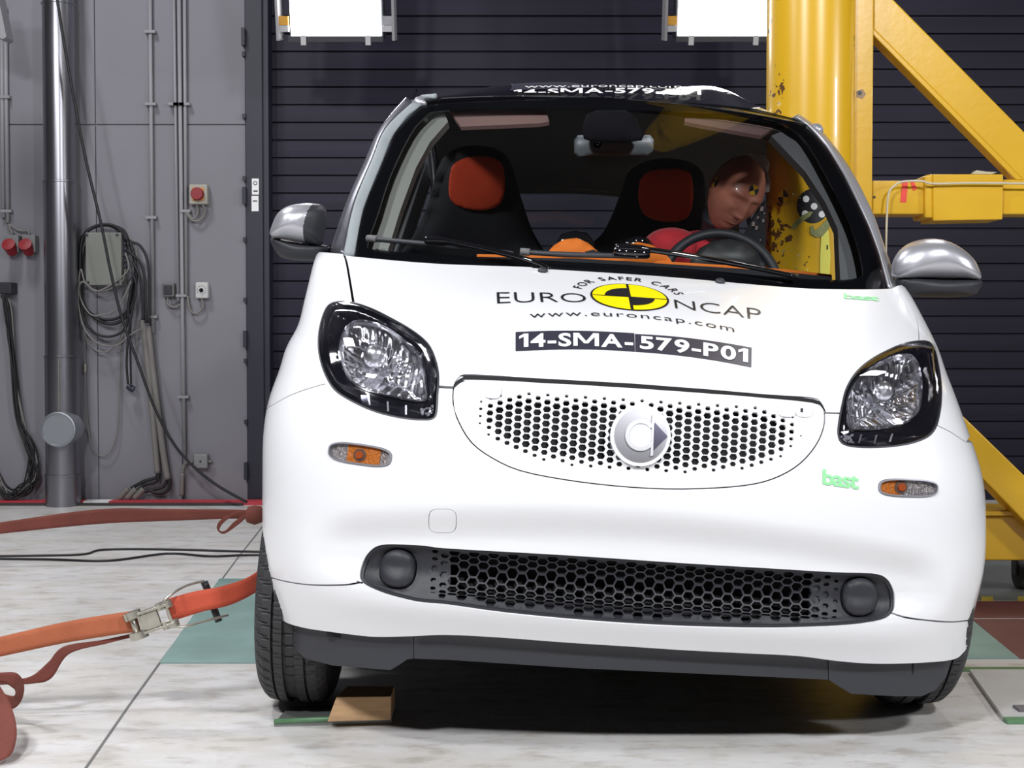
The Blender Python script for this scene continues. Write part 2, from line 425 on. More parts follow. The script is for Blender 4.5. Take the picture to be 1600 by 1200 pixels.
#==SETTING==
YW = 7.1; YS = 7.2
XW = at(386, 500, YW).x; XF = at(413, 500, YW).x
def floor_mat():
    m = mat('painted_concrete_floor', (.6, .59, .57), .42, bump=.12, bscale=18)
    nt = m.node_tree; N = nt.nodes; L = nt.links; b = N['Principled BSDF']
    tc = N.new('ShaderNodeTexCoord'); mp = N.new('ShaderNodeMapping'); mp.inputs['Scale'].default_value = (1, 2.2, 1)
    L.new(tc.outputs['Object'], mp.inputs[0])
    cur = None
    for sc, lo, hi, ca, cb in ((1.3, .3, .75, (.62, .61, .61), (.78, .775, .78)), (9, .33, .5, (.72, .7, .66), (1, 1, 1)), (45, .27, .36, (.5, .47, .43), (1, 1, 1)), (3.3, .42, .6, (.9, .88, .84), (1, 1, 1))):
        n = N.new('ShaderNodeTexNoise'); n.inputs['Scale'].default_value = sc; n.inputs['Detail'].default_value = 8; n.inputs['Roughness'].default_value = .65
        L.new(mp.outputs[0], n.inputs['Vector']); r = N.new('ShaderNodeValToRGB')
        r.color_ramp.elements[0].position = lo; r.color_ramp.elements[1].position = hi
        r.color_ramp.elements[0].color = ca+(1,); r.color_ramp.elements[1].color = cb+(1,)
        L.new(n.outputs[0], r.inputs[0])
        if cur is None: cur = r.outputs[0]
        else:
            x = N.new('ShaderNodeMix'); x.data_type = 'RGBA'; x.blend_type = 'MULTIPLY'; x.inputs[0].default_value = 1
            L.new(cur, x.inputs[6]); L.new(r.outputs[0], x.inputs[7]); cur = x.outputs[2]
    L.new(cur, b.inputs['Base Color']); return m
FLOORM = floor_mat()
WALLM = mat('grey_painted_concrete_wall', (.245, .24, .27), .8, noise=.13, nscale=1.6, bump=.12, bscale=7, stretch=(1, 1, .5))
SHUT = mat('anthracite_shutter_metal', (.022, .020, .040), .5, spec=.25, metal=0, noise=.3, nscale=2.5, stretch=(.25, 1, 6))
FRAMEM = mat('anthracite_frame', (.02, .02, .036), .5)
HALLM = mat('dark_hall_wall', (.06, .06, .065), .8)
def struct(o): o['kind'] = 'structure'; return o
struct(MB().box((-6, -4, -.1), (6, YS+.3, 0)).build('floor', FLOORM))
struct(MB().box((-6, -4, 5.6), (6, YS+.3, 5.7)).build('ceiling', HALLM))
struct(MB().box((-6.1, -4, 0), (-6, YS+.3, 5.6)).build('wall_left', HALLM))
struct(MB().box((6, -4, 0), (6.1, YS+.3, 5.6)).build('wall_right', HALLM))
struct(MB().box((-6, -4.1, 0), (6, -4, 5.6)).build('wall_front', HALLM))
# concrete wall in panels with narrow joints
wb = MB(); xs = [-6, at(20, 400, YW).x-.9, at(151, 400, YW).x, at(283, 400, YW).x+.0, XW]
zt = at(100, 195, YW).z
for i in range(4):
    for z0, z1 in ((0, zt-.003), (zt+.003, 5.6)): wb.box((xs[i]+.002, YW, z0), (xs[i+1]-.002, YW+.2, z1))
wb.box((-6, YW+.01, 0), (XW, YW+.19, 5.6))
struct(wb.build('wall_back', WALLM, bev=.003))
fr = MB().box((XW, YW-.02, 0), (XF, YW+.25, 5.6)); fr.box((XF-.02, YW-.005, 0), (XF+.03, YW+.25, 5.6))
struct(fr.build('trim_1', FRAMEM, bev=.004))
hb = MB()
for py in (86, 183, 280, 375, 469, 564, 659): hb.box((XW-.012, YW-.035, at(386, py, YW).z-.012), (XW+.004, YW-.005, at(386, py, YW).z+.012))
for py in (60, 307, 530, 735): hb.box((XW-.012, YW-.05, at(386, py, YW).z-.045), (XW+.006, YW-.005, at(386, py, YW).z+.045))
struct(hb.build('trim_2', FRAMEM))
# roller shutter
pit = .0938; z0 = at(500, 82.7, YS).z; z0 -= math.floor(z0/pit)*pit; pr = []
z = z0-pit
while z < 5.4:
    pr += [(0, z+.001), (.02, z+.001), (.02, z+.009), (0, z+.012), (-.001, z+pit*.5), (-.001, z+pit-.002)]; z += pit
sv = []; sf = []
for x in (XF+.03, 6.0): sv += [(x, YS+a, zz) for a, zz in pr]
n = len(pr); sf = [(i, i+n, i+n+1, i+1) for i in range(n-1)]
sh = mesh('door_1', sv, sf, SHUT); struct(sh)
bm = bmesh.new(); bm.from_mesh(sh.data); bmesh.ops.recalc_face_normals(bm, faces=bm.faces); bm.to_mesh(sh.data); bm.free()
struct(MB().box((XF, YS+.05, 0), (6, YS+.3, 5.6)).build('wall_rear', HALLM))
struct(MB().box((-6, YW-.16, 0), (XW, YW, .012)).build('baseboard_back', mat('dark_floor_channel', (.05, .045, .045), .8)))
# stickers on the door frame
for (a, b, cx, lab) in ((279, 304, 399, 'white instruction label on dark door frame, upper of two'), (306, 330, 398.5, 'worn white label on dark door frame, lower of two')):
    p0 = at(cx-5.5, a, YW-.022); p1 = at(cx+5.5, b, YW-.022)
    t = thing('label_sticker', lab, 'label', tuple(p0))
    place(MB().box((p0.x, YW-.0225, p1.z), (p1.x, YW-.0205, p0.z)).build('label_paper', WV), t)
    k = MB()
    if a < 300:
        k.add(*(lambda c: ([(c[0]+.011*math.cos(q*math.pi/8), YW-.0235, c[1]+.011*math.sin(q*math.pi/8)) for q in range(16)]+[(c[0]+.007*math.cos(q*math.pi/8), YW-.0235, c[1]+.007*math.sin(q*math.pi/8)) for q in range(16)], [(q, (q+1) % 16, 16+(q+1) % 16, 16+q) for q in range(16)]))((p0.x+.018, p0.z-.024)))
        place(k.build('round_mark', INKG), t); k = MB()
        k.box((p0.x+.008, YW-.0235, p1.z+.014), (p0.x+.03, YW-.023, p1.z+.022))
    else:
        k.box((p0.x+.006, YW-.0235, p0.z-.03), (p0.x+.03, YW-.023, p0.z-.024))
    place(k.build('print', INKG), t)

# ---- things fixed to the left wall
def px_tube(mb, pts, Y, r, n=8, sm=6):
    return mb.tube(spline([at(x, y, Y) for x, y in pts], sm), r, n)
def duct():
    t = thing('ventilation_duct', 'tall galvanised round duct standing against the grey wall', 'duct', tuple(at(100, 783, YW-.14)*1))
    t.location.z = 0; c = at(96, 500, YW-.14); r = .089
    pr = []
    for py in (783,): pass
    zs = sorted([0, at(100, 740, c.y).z, at(100, 555, c.y).z, at(100, 283, c.y).z, at(100, 5, c.y).z, 3.6, 5.5])
    for i in range(len(zs)-1):
        rr = r-.003*i
        pr += [(rr, zs[i]), (rr, zs[i+1]-.012), (rr+.004, zs[i+1]-.01), (rr+.004, zs[i+1]-.002), (rr, zs[i+1])]
    m = Matrix.Translation((c.x, c.y, 0)); place(MB().lathe(pr, 48, m).build('pipe', GALV, smooth=True, angle=30), t)
    q = at(96, 670, c.y-.1); m = Matrix.Translation(q) @ Matrix.Rotation(R(90), 4, 'X')
    place(MB().lathe([(.085, -.09), (.085, .045), (.089, .046), (.089, .055), (.082, .058), (.078, .052), (.001, .052)], 40, m).build('inspection_cap', mat('dull_steel', (.32, .34, .37), .45, metal=.6), smooth=True, angle=30), t)
    sm = MB(); a = at(92, 560, c.y-.09); sm.box((a.x-.003, c.y-.093, at(92, 650, c.y-.09).z), (a.x+.003, c.y-.08, a.z)); place(sm.build('seam', ZINC), t)
duct()
def conduit(name, lab, runs, r=.012, group=None, Y=None, clips=()):
    t = thing(name, lab, 'conduit', tuple(at(*runs[0][0], Y or YW-.02)), group)
    for q in runs: place(px_tube(MB(), q, Y or YW-.02, r, 10, 1).build('tube', PIPEG, smooth=True), t)
    for (x, y) in clips:
        p = at(x, y, YW-.02); place(MB().box((p.x-.028, YW-.036, p.z-.007), (p.x+.028, YW-.001, p.z+.007)).build('clip', PIPEG), t)
conduit('conduit', 'pair of grey conduits running down wall left of the duct', [[(8, 10), (12, 348)], [(2, 10), (5, 340)]], .011, clips=[(8, 152), (11, 330)])
conduit('conduit', 'thin grey conduit between the coiled cable box and the emergency switch', [[(234, -60), (239, 520)]], .01, clips=[(235, 50), (236, 163), (237, 340), (238, 495)])
conduit('conduit', 'grey conduit feeding white key switch, right of a close pair', [[(288, -60), (291, 460)]], .009, clips=[(289, 163), (290, 330)])
conduit('conduit', 'grey conduit running down to the low junction box', [[(279, -60), (285, 480), (288, 712)]], .011, clips=[(280, 163), (284, 462), (287, 620)])
conduit('conduit', 'grey conduit ending at black switch, left of a close pair', [[(271, -60), (279, 470), (268, 480), (263, 468)]], .008, clips=[(272, 163)])
def wbox(name, lab, cat, x0, y0, x1, y1, dep, m, bev=.006):
    p0 = at(x0, y0, YW-dep); p1 = at(x1, y1, YW-dep)
    t = thing(name, lab, cat, ((p0.x+p1.x)/2, YW, p1.z))
    place(MB().box((p0.x, YW-dep, p1.z), (p1.x, YW-.001, p0.z)).build('case', m, bev=bev), t)
    return t, p0, p1
def disc(c, r, d, n=28): return MB().lathe([(r, 0), (r, d*.8), (r*.9, d), (.001, d)], n, Matrix.Translation(c) @ Matrix.Rotation(R(90), 4, 'X'))
CREAM = mat('cream_plastic', (.38, .36, .31), .5)
t, a, b = wbox('emergency_switch', 'cream box with round red button on orange plate', 'switch', 295, 288, 324, 319, .05, CREAM)
c = (a+b)/2
place(MB().box((a.x+.018, YW-.054, b.z+.018), (b.x-.018, YW-.05, a.z-.018)).build('plate', mat('orange_plate', (.6, .25, .05), .5)), t)
place(disc((c.x, YW-.054, c.z), .033, .03).build('button', REDP, smooth=True, angle=40), t)
cb = MB(); px_tube(cb, [(307, 319), (309, 332), (302, 342), (293, 332), (289, 328)], YW-.03, .006); px_tube(cb, [(316, 319), (321, 330), (312, 344), (300, 344), (291, 333)], YW-.03, .006)
place(cb.build('cable', CABG, smooth=True), t)
t, a, b = wbox('wall_switch', 'square black rocker switch in grey box', 'switch', 253, 442, 272, 464, .045, mat('mid_grey_plastic', (.13, .13, .13), .5))
place(MB().box((a.x+.01, YW-.052, b.z+.012), (b.x-.01, YW-.045, a.z-.012)).build('rocker', BLACKP, bev=.003), t)
cb = MB(); px_tube(cb, [(262, 464), (262, 475), (272, 480), (281, 476)], YW-.03, .005); place(cb.build('cable', CABG, smooth=True), t)
t, a, b = wbox('key_switch', 'white key switch box with round dial', 'switch', 305, 441, 325, 466, .045, mat('pale_plastic', (.55, .55, .55), .5))
c = (a+b)/2; place(disc((c.x, YW-.045, c.z), .012, .01).build('dial', CHROME, smooth=True, angle=40), t)
k = MB()
for q in range(9):
    an = R(-120+q*30); k.box((c.x+.023*math.sin(an)-.002, YW-.0465, c.z+.023*math.cos(an)-.002), (c.x+.023*math.sin(an)+.002, YW-.0455, c.z+.023*math.cos(an)+.002))
place(k.build('marks', INK), t)
cb = MB(); px_tube(cb, [(315, 466), (317, 480), (307, 490), (297, 484), (293, 462)], YW-.03, .006); place(cb.build('cable', CABG, smooth=True), t)
t, a, b = wbox('junction_box', 'small grey junction box low on wall near floor', 'junction box', 302, 710, 324, 732, .05, mat('box_grey', (.24, .24, .25), .5))
c = (a+b)/2; place(disc((c.x, YW-.05, c.z), .005, .004).build('screw', INK), t)
cb = MB(); px_tube(cb, [(302, 722), (292, 722), (286, 732), (285, 745)], YW-.03, .01); px_tube(cb, [(285, 740), (284, 775)], YW-.03, .012)
place(cb.build('cable', CABG, smooth=True), t); place(MB().box((b.x, YW-.035, c.z-.006), (b.x+.02, YW-.02, c.z+.006)).build('gland', CABG), t)
for x0, lab in ((-6, 'grey socket with red cover, cut by left edge'), (8, 'grey industrial socket with red flap, left of the pair'), (34, 'grey industrial socket with red flap, right of the pair')):
    if x0 < 0: continue
    t, a, b = wbox('power_socket', lab, 'socket', x0, 367, x0+21, 394, .06, mat('socket_grey', (.2, .2, .21), .5))
    m = Matrix.Translation(((a.x+b.x)/2-.003, YW-.06, b.z+.015)) @ Matrix.Rotation(R(60), 4, 'X')
    place(MB().lathe([(.03, -.02), (.032, .03), (.034, .032), (.034, .05), (.001, .052)], 24, m).build('flap', REDP, smooth=True, angle=35), t)
    cb = MB(); px_tube(cb, [(x0+11, 367), (x0+10, 361), ((15+x0+10)/2, 360), (14, 350)], YW-.03, .006); place(cb.build('cable', CABG, smooth=True), t)
# grey cabinet with coiled cables
t, a, b = wbox('cable_cabinet', 'grey-green metal box with cable glands on its right side', 'box', 133, 363, 190, 446, .1, BOXG)
for x, y in ((136, 367), (183, 367), (138, 441), (184, 441)):
    p = at(x, y, YW-.1); place(disc((p.x, YW-.1, p.z), .007, .006, 12).build('screw', INKG), t)
for q in range(7):
    p = at(191, 372+q*9, YW-.06); place(MB().lathe([(.011, 0), (.011, .02), (.006, .026)], 10, Matrix.Translation(p) @ Matrix.Rotation(R(90), 4, 'Y')).build('gland', INKG, smooth=True, angle=35), t)
loops = [('black', .0085, [(196, 380), (180, 356), (150, 353), (130, 372), (124, 410), (128, 470), (150, 495), (180, 498), (203, 480), (212, 430), (205, 385), (196, 372)]),
 ('black', .009, [(200, 385), (192, 360), (160, 352), (132, 365), (125, 400), (125, 450), (135, 485), (165, 505), (190, 500), (208, 470), (212, 420), (203, 378)]),
 ('black', .007, [(198, 376), (180, 354), (155, 351), (133, 364), (124, 395), (126, 480), (133, 505), (150, 522), (175, 525), (196, 510), (200, 470), (208, 430)]),
 ('grey', .0045, [(196, 420), (190, 440), (160, 455), (135, 445), (126, 420), (124, 460), (140, 490), (160, 492), (185, 480), (205, 440)]),
 ('grey', .0045, [(195, 395), (200, 420), (180, 440), (150, 455), (128, 440), (121, 465), (130, 510), (150, 535), (180, 540), (200, 525), (222, 512)]),
 ('grey', .004, [(130, 380), (121, 440), (126, 490), (134, 530), (150, 548), (170, 548), (190, 525), (200, 480), (212, 400), (200, 370), (170, 352), (140, 358), (130, 385)]),
 ('black', .007, [(203, 377), (220, 385), (231, 410), (233, 450), (232, 505)]), ('black', .007, [(203, 395), (218, 410), (226, 440), (227, 505)]),
 ('black', .007, [(205, 408), (216, 430), (221, 460), (222, 500)]), ('black', .006, [(206, 425), (213, 450), (204, 500), (198, 560), (200, 600)]), ('black', .005, [(207, 435), (203, 520), (204, 600)])]
tk = thing('coiled_cable', 'black and grey cables coiled around the grey-green wall box', 'cable', tuple(at(165, 500, YW-.1)))
for i, (cc, r, p) in enumerate(loops): place(px_tube(MB(), [(x+(i % 3)*.7, y) for x, y in p], YW-.06-.012*(i % 5), r, 7).build('cable_loop', CABK if cc == 'black' else CABG, smooth=True), tk)
p = at(204, 606, YW-.06); place(MB().lathe([(.012, -.02), (.018, -.005), (.018, .02), (.001, .022)], 14, Matrix.Translation(p) @ Matrix.Rotation(R(120), 4, 'Y')).build('plug', INKG, smooth=True, angle=40), tk)
tk = thing('drooping_wire', 'thin dark wire hanging in a long U below the coiled cables', 'cord', tuple(at(135, 560, YW-.03)))
place(px_tube(MB(), [(134, 480), (133, 570), (137, 660), (145, 700), (160, 713), (175, 702), (184, 670), (187, 600), (188, 540), (190, 500)], YW-.03, .0035, 6).build('cord', CABG, smooth=True), tk)
place(px_tube(MB(), [(133, 568), (133, 582)], YW-.032, .008, 8).build('connector', ZINC, smooth=True), tk)
for k, (p, lab) in enumerate(([[(222, 500), (230, 560), (242, 690), (246, 739)], 'grey cable sleeve on wall, left of two'], [[(231, 510), (240, 590), (254, 700), (262, 749)], 'grey cable sleeve on wall, right of two'])):
    o = px_tube(MB(), p, YW-.05, .017, 10).build('cable_sleeve', CABG, smooth=True); tag(o, lab, 'conduit', 'cable sleeves')
tk = thing('cable_tails', 'black cable tails spilling from sleeves to floor stubs', 'cable', tuple(fl(230, 780)))
for p in ([(246, 737), (244, 746), (225, 752), (205, 763)], [(248, 737), (245, 752), (225, 758), (215, 768)], [(262, 747), (256, 760), (240, 765), (226, 768)], [(265, 747), (262, 766), (245, 770), (230, 764)]):
    place(px_tube(MB(), p, YW-.05, .009).build('cable', CABK, smooth=True), tk)
for x in (200, 212, 224): place(px_tube(MB(), [(x, 764), (x-14, 779)], YW-.06, .016, 10).build('stub_tube', CABG, smooth=True), tk)
# cable loom at far left
tk = thing('hanging_cable_loom', 'thick bunch of hanging test cables at far left', 'cable', tuple(at(10, 450, YW-.1)))
p0 = at(-6, 441, YW-.08); p1 = at(19, 459, YW-.08)
place(MB().box((p0.x, YW-.09, p1.z), (p1.x, YW-.001, p0.z)).build('bracket', BLACKP, bev=.004), tk)
for i in range(22):
    j = lambda s: random.uniform(-s, s)
    p = [(4+j(5), 462), (12+j(6), 480), (20+j(5), 560+j(10)), (30+j(6), 650), (42+i*.5+j(5), 700+j(10)), (52+j(9), 735+j(10)), (38+j(10), 765+j(8)), (12+j(5), 770+j(10)), (-12, 735+j(20))]
    place(px_tube(MB(), p, YW-.05-.008*(i % 6), .0042, 5, 5).build('cable', CABK if i % 3 else CABG, smooth=True), tk)
# long black cable sweeping diagonally
o = px_tube(MB(), [(88, -10), (104, 90), (131, 235), (158, 350), (172, 420), (190, 495), (215, 565), (245, 645), (280, 705), (330, 752), (386, 785)], 6.75, .0075, 8, 8).build('sweeping_cable', CABK, smooth=True)
tag(o, 'long black cable sweeping diagonally from the top of wall to floor', 'cable')

# ---- floor items
def slab(poly, z0, z1): return MB().prism([Vector((p.x, p.y, z0)) for p in poly], (0, 0, z1-z0))
y = fl(200, 789).y
RW = mat('barrier_red', (.55, .05, .07), .5); 
tk = thing('floor_tape', 'red and white warning strip along the foot of wall', 'tape', (fl(0, 789).x, y, 0))
xa = -3.5; k = 0
for x0_, x1_, m_ in ((-30, 136, RW), (136, 175, WV), (175, 520, RW)):
    a, b = fl(x0_, 787), fl(x1_, 787); place(MB().box((a.x, a.y-.06, 0), (b.x, a.y+.02, .02)).build('red_section' if m_ is RW else 'white_section', m_), tk)
seam = MB()
def jl(pts, wd=.006):
    P = [fl(x, y) for x, y in pts]
    for a, b in zip(P, P[1:]):
        d = (b-a).normalized(); n = Vector((-d.y, d.x, 0))*wd/2; seam.prism([(q.x, q.y, .0004) for q in (a-n, a+n, b+n, b-n)], (0, 0, .0008))
jl([(100, 1250), (200, 1105), (249, 1037), (370, 874), (440, 785)]); jl([(1500, 970), (1700, 971)], .012)
struct(seam.build('floor_joint', mat('joint_grey', (.16, .16, .16), .8)))
o = slab([fl(249, 1037), fl(560, 1037), fl(560, 905), fl(343, 905)], .0005, .003).build('floor_plate', TEAL); tag(o, 'teal painted floor plate beside the tyre', 'plate')
o = slab([fl(1400, 968), fl(1519, 970), fl(1592, 1030), fl(1400, 1030)], .0005, .003).build('floor_plate', TEAL); tag(o, 'teal painted floor plate right of the car', 'plate')
MAR = mat('dark_red_floor_paint', (.17, .06, .06), .5, noise=.35, nscale=6); GRF = mat('grey_floor_paint', (.17, .18, .17), .5, noise=.25, nscale=4)
struct(slab([fl(1519, 968), fl(1760, 968), fl(1760, 1030), fl(1592, 1030)], .0004, .002).build('floor_marking', MAR))
struct(slab([fl(1400, 966), fl(1760, 966), fl(1760, 940), fl(1400, 940)], .0004, .002).build('floor_marking', MAR))
struct(slab([fl(1300, 939), fl(1860, 939), fl(1860, 800), fl(1300, 800)], .0004, .0015).build('floor_marking', GRF))
YF = mat('yellow_floor_paint', (.5, .38, .05), .6, noise=.4, nscale=12)
for a, b in ((1533, 1553), (1590, 1640)): struct(slab([fl(a, 940), fl(b, 940), fl(b-2, 933), fl(a, 933)], .0016, .0025).build('floor_marking', YF))
struct(slab([fl(1480, 1050), fl(1760, 1050), fl(1760, 1043), fl(1480, 1043)], .0004, .002).build('floor_marking', GREENM))
tk = thing('scale_plate', 'pale flat floor plate with green edge at right', 'plate', tuple(fl(1567, 1127)))
PALE = mat('pale_plate', (.58, .58, .57), .4, noise=.12, nscale=8)
place(slab([fl(1515, 1053), fl(1760, 1053), fl(1760, 1125), fl(1567, 1127)], .001, .012).build('plate', PALE), tk)
place(slab([fl(1567, 1127), fl(1760, 1124), fl(1760, 1132), fl(1574, 1132)], .001, .010).build('edge', GREENM), tk)
a = fl(1590, 1119); place(MB().box((a.x, a.y-.01, .012), (a.x+.12, a.y+.03, .018)).build('clip', mat('grey_clip', (.14, .13, .14), .6)), tk)
for pts, lab in (([(-10, 869), (60, 868), (130, 866), (160, 859), (240, 858), (400, 862), (520, 865)], 'thin black cable on pale floor, farther of two'), ([(-10, 873), (80, 874), (170, 876), (260, 865), (330, 869), (400, 867), (520, 870)], 'thin black cable on pale floor, nearer of two')):
    o = MB().tube(spline([fl(x, y, .005) for x, y in pts], 6), .0045, 6).build('floor_cable', CABK, smooth=True); tag(o, lab, 'cable')
# green tray plate under left tyre, wedge of wood
tk = thing('tray_plate', 'thin green edged steel plate under the left tyre', 'plate', tuple(fl(430, 1138)))
A, B, C_, D_ = fl(428, 1136), fl(612, 1130), fl(602, 1108), fl(452, 1108)
place(slab([A, B, C_, D_], .0, .008).build('sheet', mat('worn_steel_sheet', (.3, .32, .31), .35, metal=.5)), tk)
place(MB().tube([A+Vector((0, 0, .012)), B+Vector((0, 0, .016))], .006, 8).build('edge', GREENM, smooth=True), tk)
d0 = fl(512, 1128, .016); 
def wedge():
    z = .016; a, b, c = fl(511, 1128, z), fl(611, 1125, z), fl(611, 1108, z+.0)
    h = .05
    p = [a, b, Vector((b.x+.0, b.y+.1, z)), Vector((a.x+.02, b.y+.1, z))]
    q = [Vector((a.x+.018, a.y+.02, z+h)), Vector((b.x-.001, b.y+.01, z+h*1.0)), Vector((b.x, b.y+.1, z+h)), Vector((a.x+.03, b.y+.1, z+h))]
    return MB().add(p+q, [(0, 3, 2, 1), (4, 5, 6, 7), (0, 1, 5, 4), (1, 2, 6, 5), (2, 3, 7, 6), (3, 0, 4, 7)])
o = wedge().build('wood_block', WOOD, bev=.002); tag(o, 'chamfered wooden block lying on the green edged plate', 'block')

# ---- straps
def ribbon(top, bot, Ys, sm=8, th=.003):
    a = spline([at(x, y, Y) for (x, y), Y in zip(top, Ys)], sm); b = spline([at(x, y, Y) for (x, y), Y in zip(bot, Ys)], sm)
    mb = MB(); n = len(a); vs = []
    for i in range(n):
        t = (a[min(i+1, n-1)]-a[max(i-1, 0)]).normalized(); w_ = (b[i]-a[i]).normalized(); nn = t.cross(w_)*th/2
        for k in range(5):
            q = a[i].lerp(b[i], k/4); vs += [q+nn, q-nn]
    fs = []
    for i in range(n-1):
        for k in range(4):
            p = i*10+k*2; fs += [(p, p+2, p+12, p+10), (p+1, p+11, p+13, p+3)]
        p = i*10; fs += [(p, p+10, p+11, p+1), (p+8, p+9, p+19, p+18)]
    fs += [(0, 1, 3, 2), (2, 3, 5, 4), (4, 5, 7, 6), (6, 7, 9, 8)]
    return mb.add(vs, fs)
tk = thing('ratchet_strap', 'orange ratchet strap pulled taut to the tyre over pale floor', 'strap', tuple(at(235, 970, 3.0)))
place(ribbon([(-60, 1008), (0, 995), (110, 970), (211, 954)], [(-60, 1038), (0, 1026), (110, 1003), (220, 986)], [3.0]*4).build('webbing', STRAP, smooth=True), tk)
place(ribbon([(254, 938), (300, 925), (350, 915), (398, 896), (450, 850)], [(265, 972), (315, 956), (360, 945), (400, 925), (450, 890)], [3.0, 3.02, 3.04, 3.1, 3.3]).build('anchor_webbing', STRAPR, smooth=True), tk)
place(ribbon([(-60, 1068), (0, 1062), (45, 1058), (75, 1035), (100, 1010), (160, 1000), (205, 990)], [(-60, 1077), (0, 1070), (50, 1068), (80, 1060), (108, 1022), (165, 1006), (215, 994)], [3.0, 3.0, 3.0, 3.0, 3.0, 3.01, 3.02]).build('loose_webbing', STRAPB, smooth=True), tk)
ux = (at(285, 951, 3.0)-at(205, 978, 3.0)).normalized(); uz = Vector((-ux.z, 0, ux.x)); uy = ux.cross(uz)
c = at(238, 968, 2.99)
def fm(o_, ax, az): return Matrix(((ax.x, 0, az.x, o_.x), (ax.y, 1, az.y, o_.y), (ax.z, 0, az.z, o_.z), (0, 0, 0, 1)))
RM = fm(c, ux, uz); K = at(1, 0, 2.99).x-at(0, 0, 2.99).x
def rp(x, y, d=0): # ratchet coordinates in photo pixels from its centre
    return RM @ Vector((x*K, d, y*K))
r_ = MB().box((-20*K, -.006, -13*K), (12*K, .004, 13*K), RM); r_.box((12*K, -.004, -13*K), (30*K, .002, -9*K), RM); r_.box((12*K, -.004, 9*K), (30*K, .002, 13*K), RM); r_.box((26*K, -.004, -12*K), (31*K, .002, 12*K), RM)
place(r_.build('body_plate', ZINC, bev=.0015), tk)
r_ = MB()
for s in (-1, 1):
    r_.box((-34*K, -.012, s*16*K-2*K), (34*K, .012, s*16*K+2*K), RM)
place(r_.build('side_cheek', ZINC, bev=.001), tk)
for s in (-1, 1):
    for x, q, rr in ((-34, 16, .013), (-26, 17, .018), (20, 16, .012), (32, 16, .01)):
        m = Matrix.Translation(rp(x, s*q)) @ Matrix.Rotation(math.atan2(uz.x, uz.z), 4, 'Y')
        g = MB(); n_ = 14; prf = [(rr, -.008), (rr, .008)]
        g.lathe(prf, 12, m); place(g.build('ratchet_wheel', ZINC, angle=30), tk)
place(MB().tube([rp(-30, -21), rp(-30, 21)], .007, 10).build('spool', ZINC, smooth=True), tk)
r_ = MB().tube(spline([rp(22, 17, -.01), rp(40, 28, .0), rp(62, 31, .04), rp(84, 27, .07)], 5), .003, 8); r_.tube(spline([rp(22, -17, -.01), rp(45, -27, .0), rp(75, -33, .04), rp(103, -38, .07)], 5), .003, 8)
place(r_.build('handle_rod', ZINC, smooth=True), tk)
# black handle bar from (318,910) to (342,970)
h0, h1 = at(319, 909, 3.07), at(324, 921, 3.07); h2, h3 = at(332, 945, 3.07), at(342, 971, 3.07)
place(MB().tube([h0, h1], .0085, 10).tube([h2, h3], .0085, 10).tube([h1, h2], .0085, 10).build('handle_grip', BLACKP, smooth=True), tk)
tk = thing('tension_strap', 'brown red strap running to the rear behind the tyre', 'strap', tuple(at(200, 805, 4.9)))
place(ribbon([(-50, 821), (0, 816), (150, 796), (260, 795), (400, 797), (520, 800)], [(-50, 838), (0, 834), (150, 819), (260, 814), (400, 810), (520, 814)], [4.9]*6).build('webbing', STRAPB, smooth=True), tk)
place(ribbon([(392, 798), (370, 799), (345, 812), (339, 826), (350, 834), (372, 820), (388, 806)], [(392, 803), (370, 804), (350, 816), (343, 828), (352, 829), (366, 815), (384, 802)], [4.86]*7).build('loop', STRAPB, smooth=True), tk)
place(MB().lathe([(.001, -.03), (.03, -.02), (.038, 0), (.025, .03), (.001, .035)], 10, Matrix.Translation(at(398, 806, 4.85)) @ Matrix.Scale(1.1, 4, (0, 0, 1))).build('knot', STRAPB, smooth=True), tk)
tk = thing('strap_bundle', 'bunched brown red strap hanging at the lower left edge', 'strap', tuple(fl(5, 1190)))
place(ribbon([(-50, 1056), (0, 1051), (28, 1053), (38, 1075), (30, 1100), (10, 1108), (-40, 1090)], [(-50, 1075), (0, 1066), (20, 1075), (24, 1082), (20, 1088), (5, 1084), (-40, 1070)], [2.85, 2.85, 2.86, 2.9, 2.94, 2.96, 2.96]).build('upper_fold', STRAPB, smooth=True), tk)
place(ribbon([(-34, 1075), (-22, 1100), (-6, 1130), (-5, 1152), (-14, 1175), (-44, 1190)], [(0, 1072), (16, 1100), (25, 1130), (25, 1158), (14, 1182), (-20, 1196)], [2.82, 2.8, 2.76, 2.72, 2.68, 2.66]).build('lower_fold', STRAPB, smooth=True), tk)

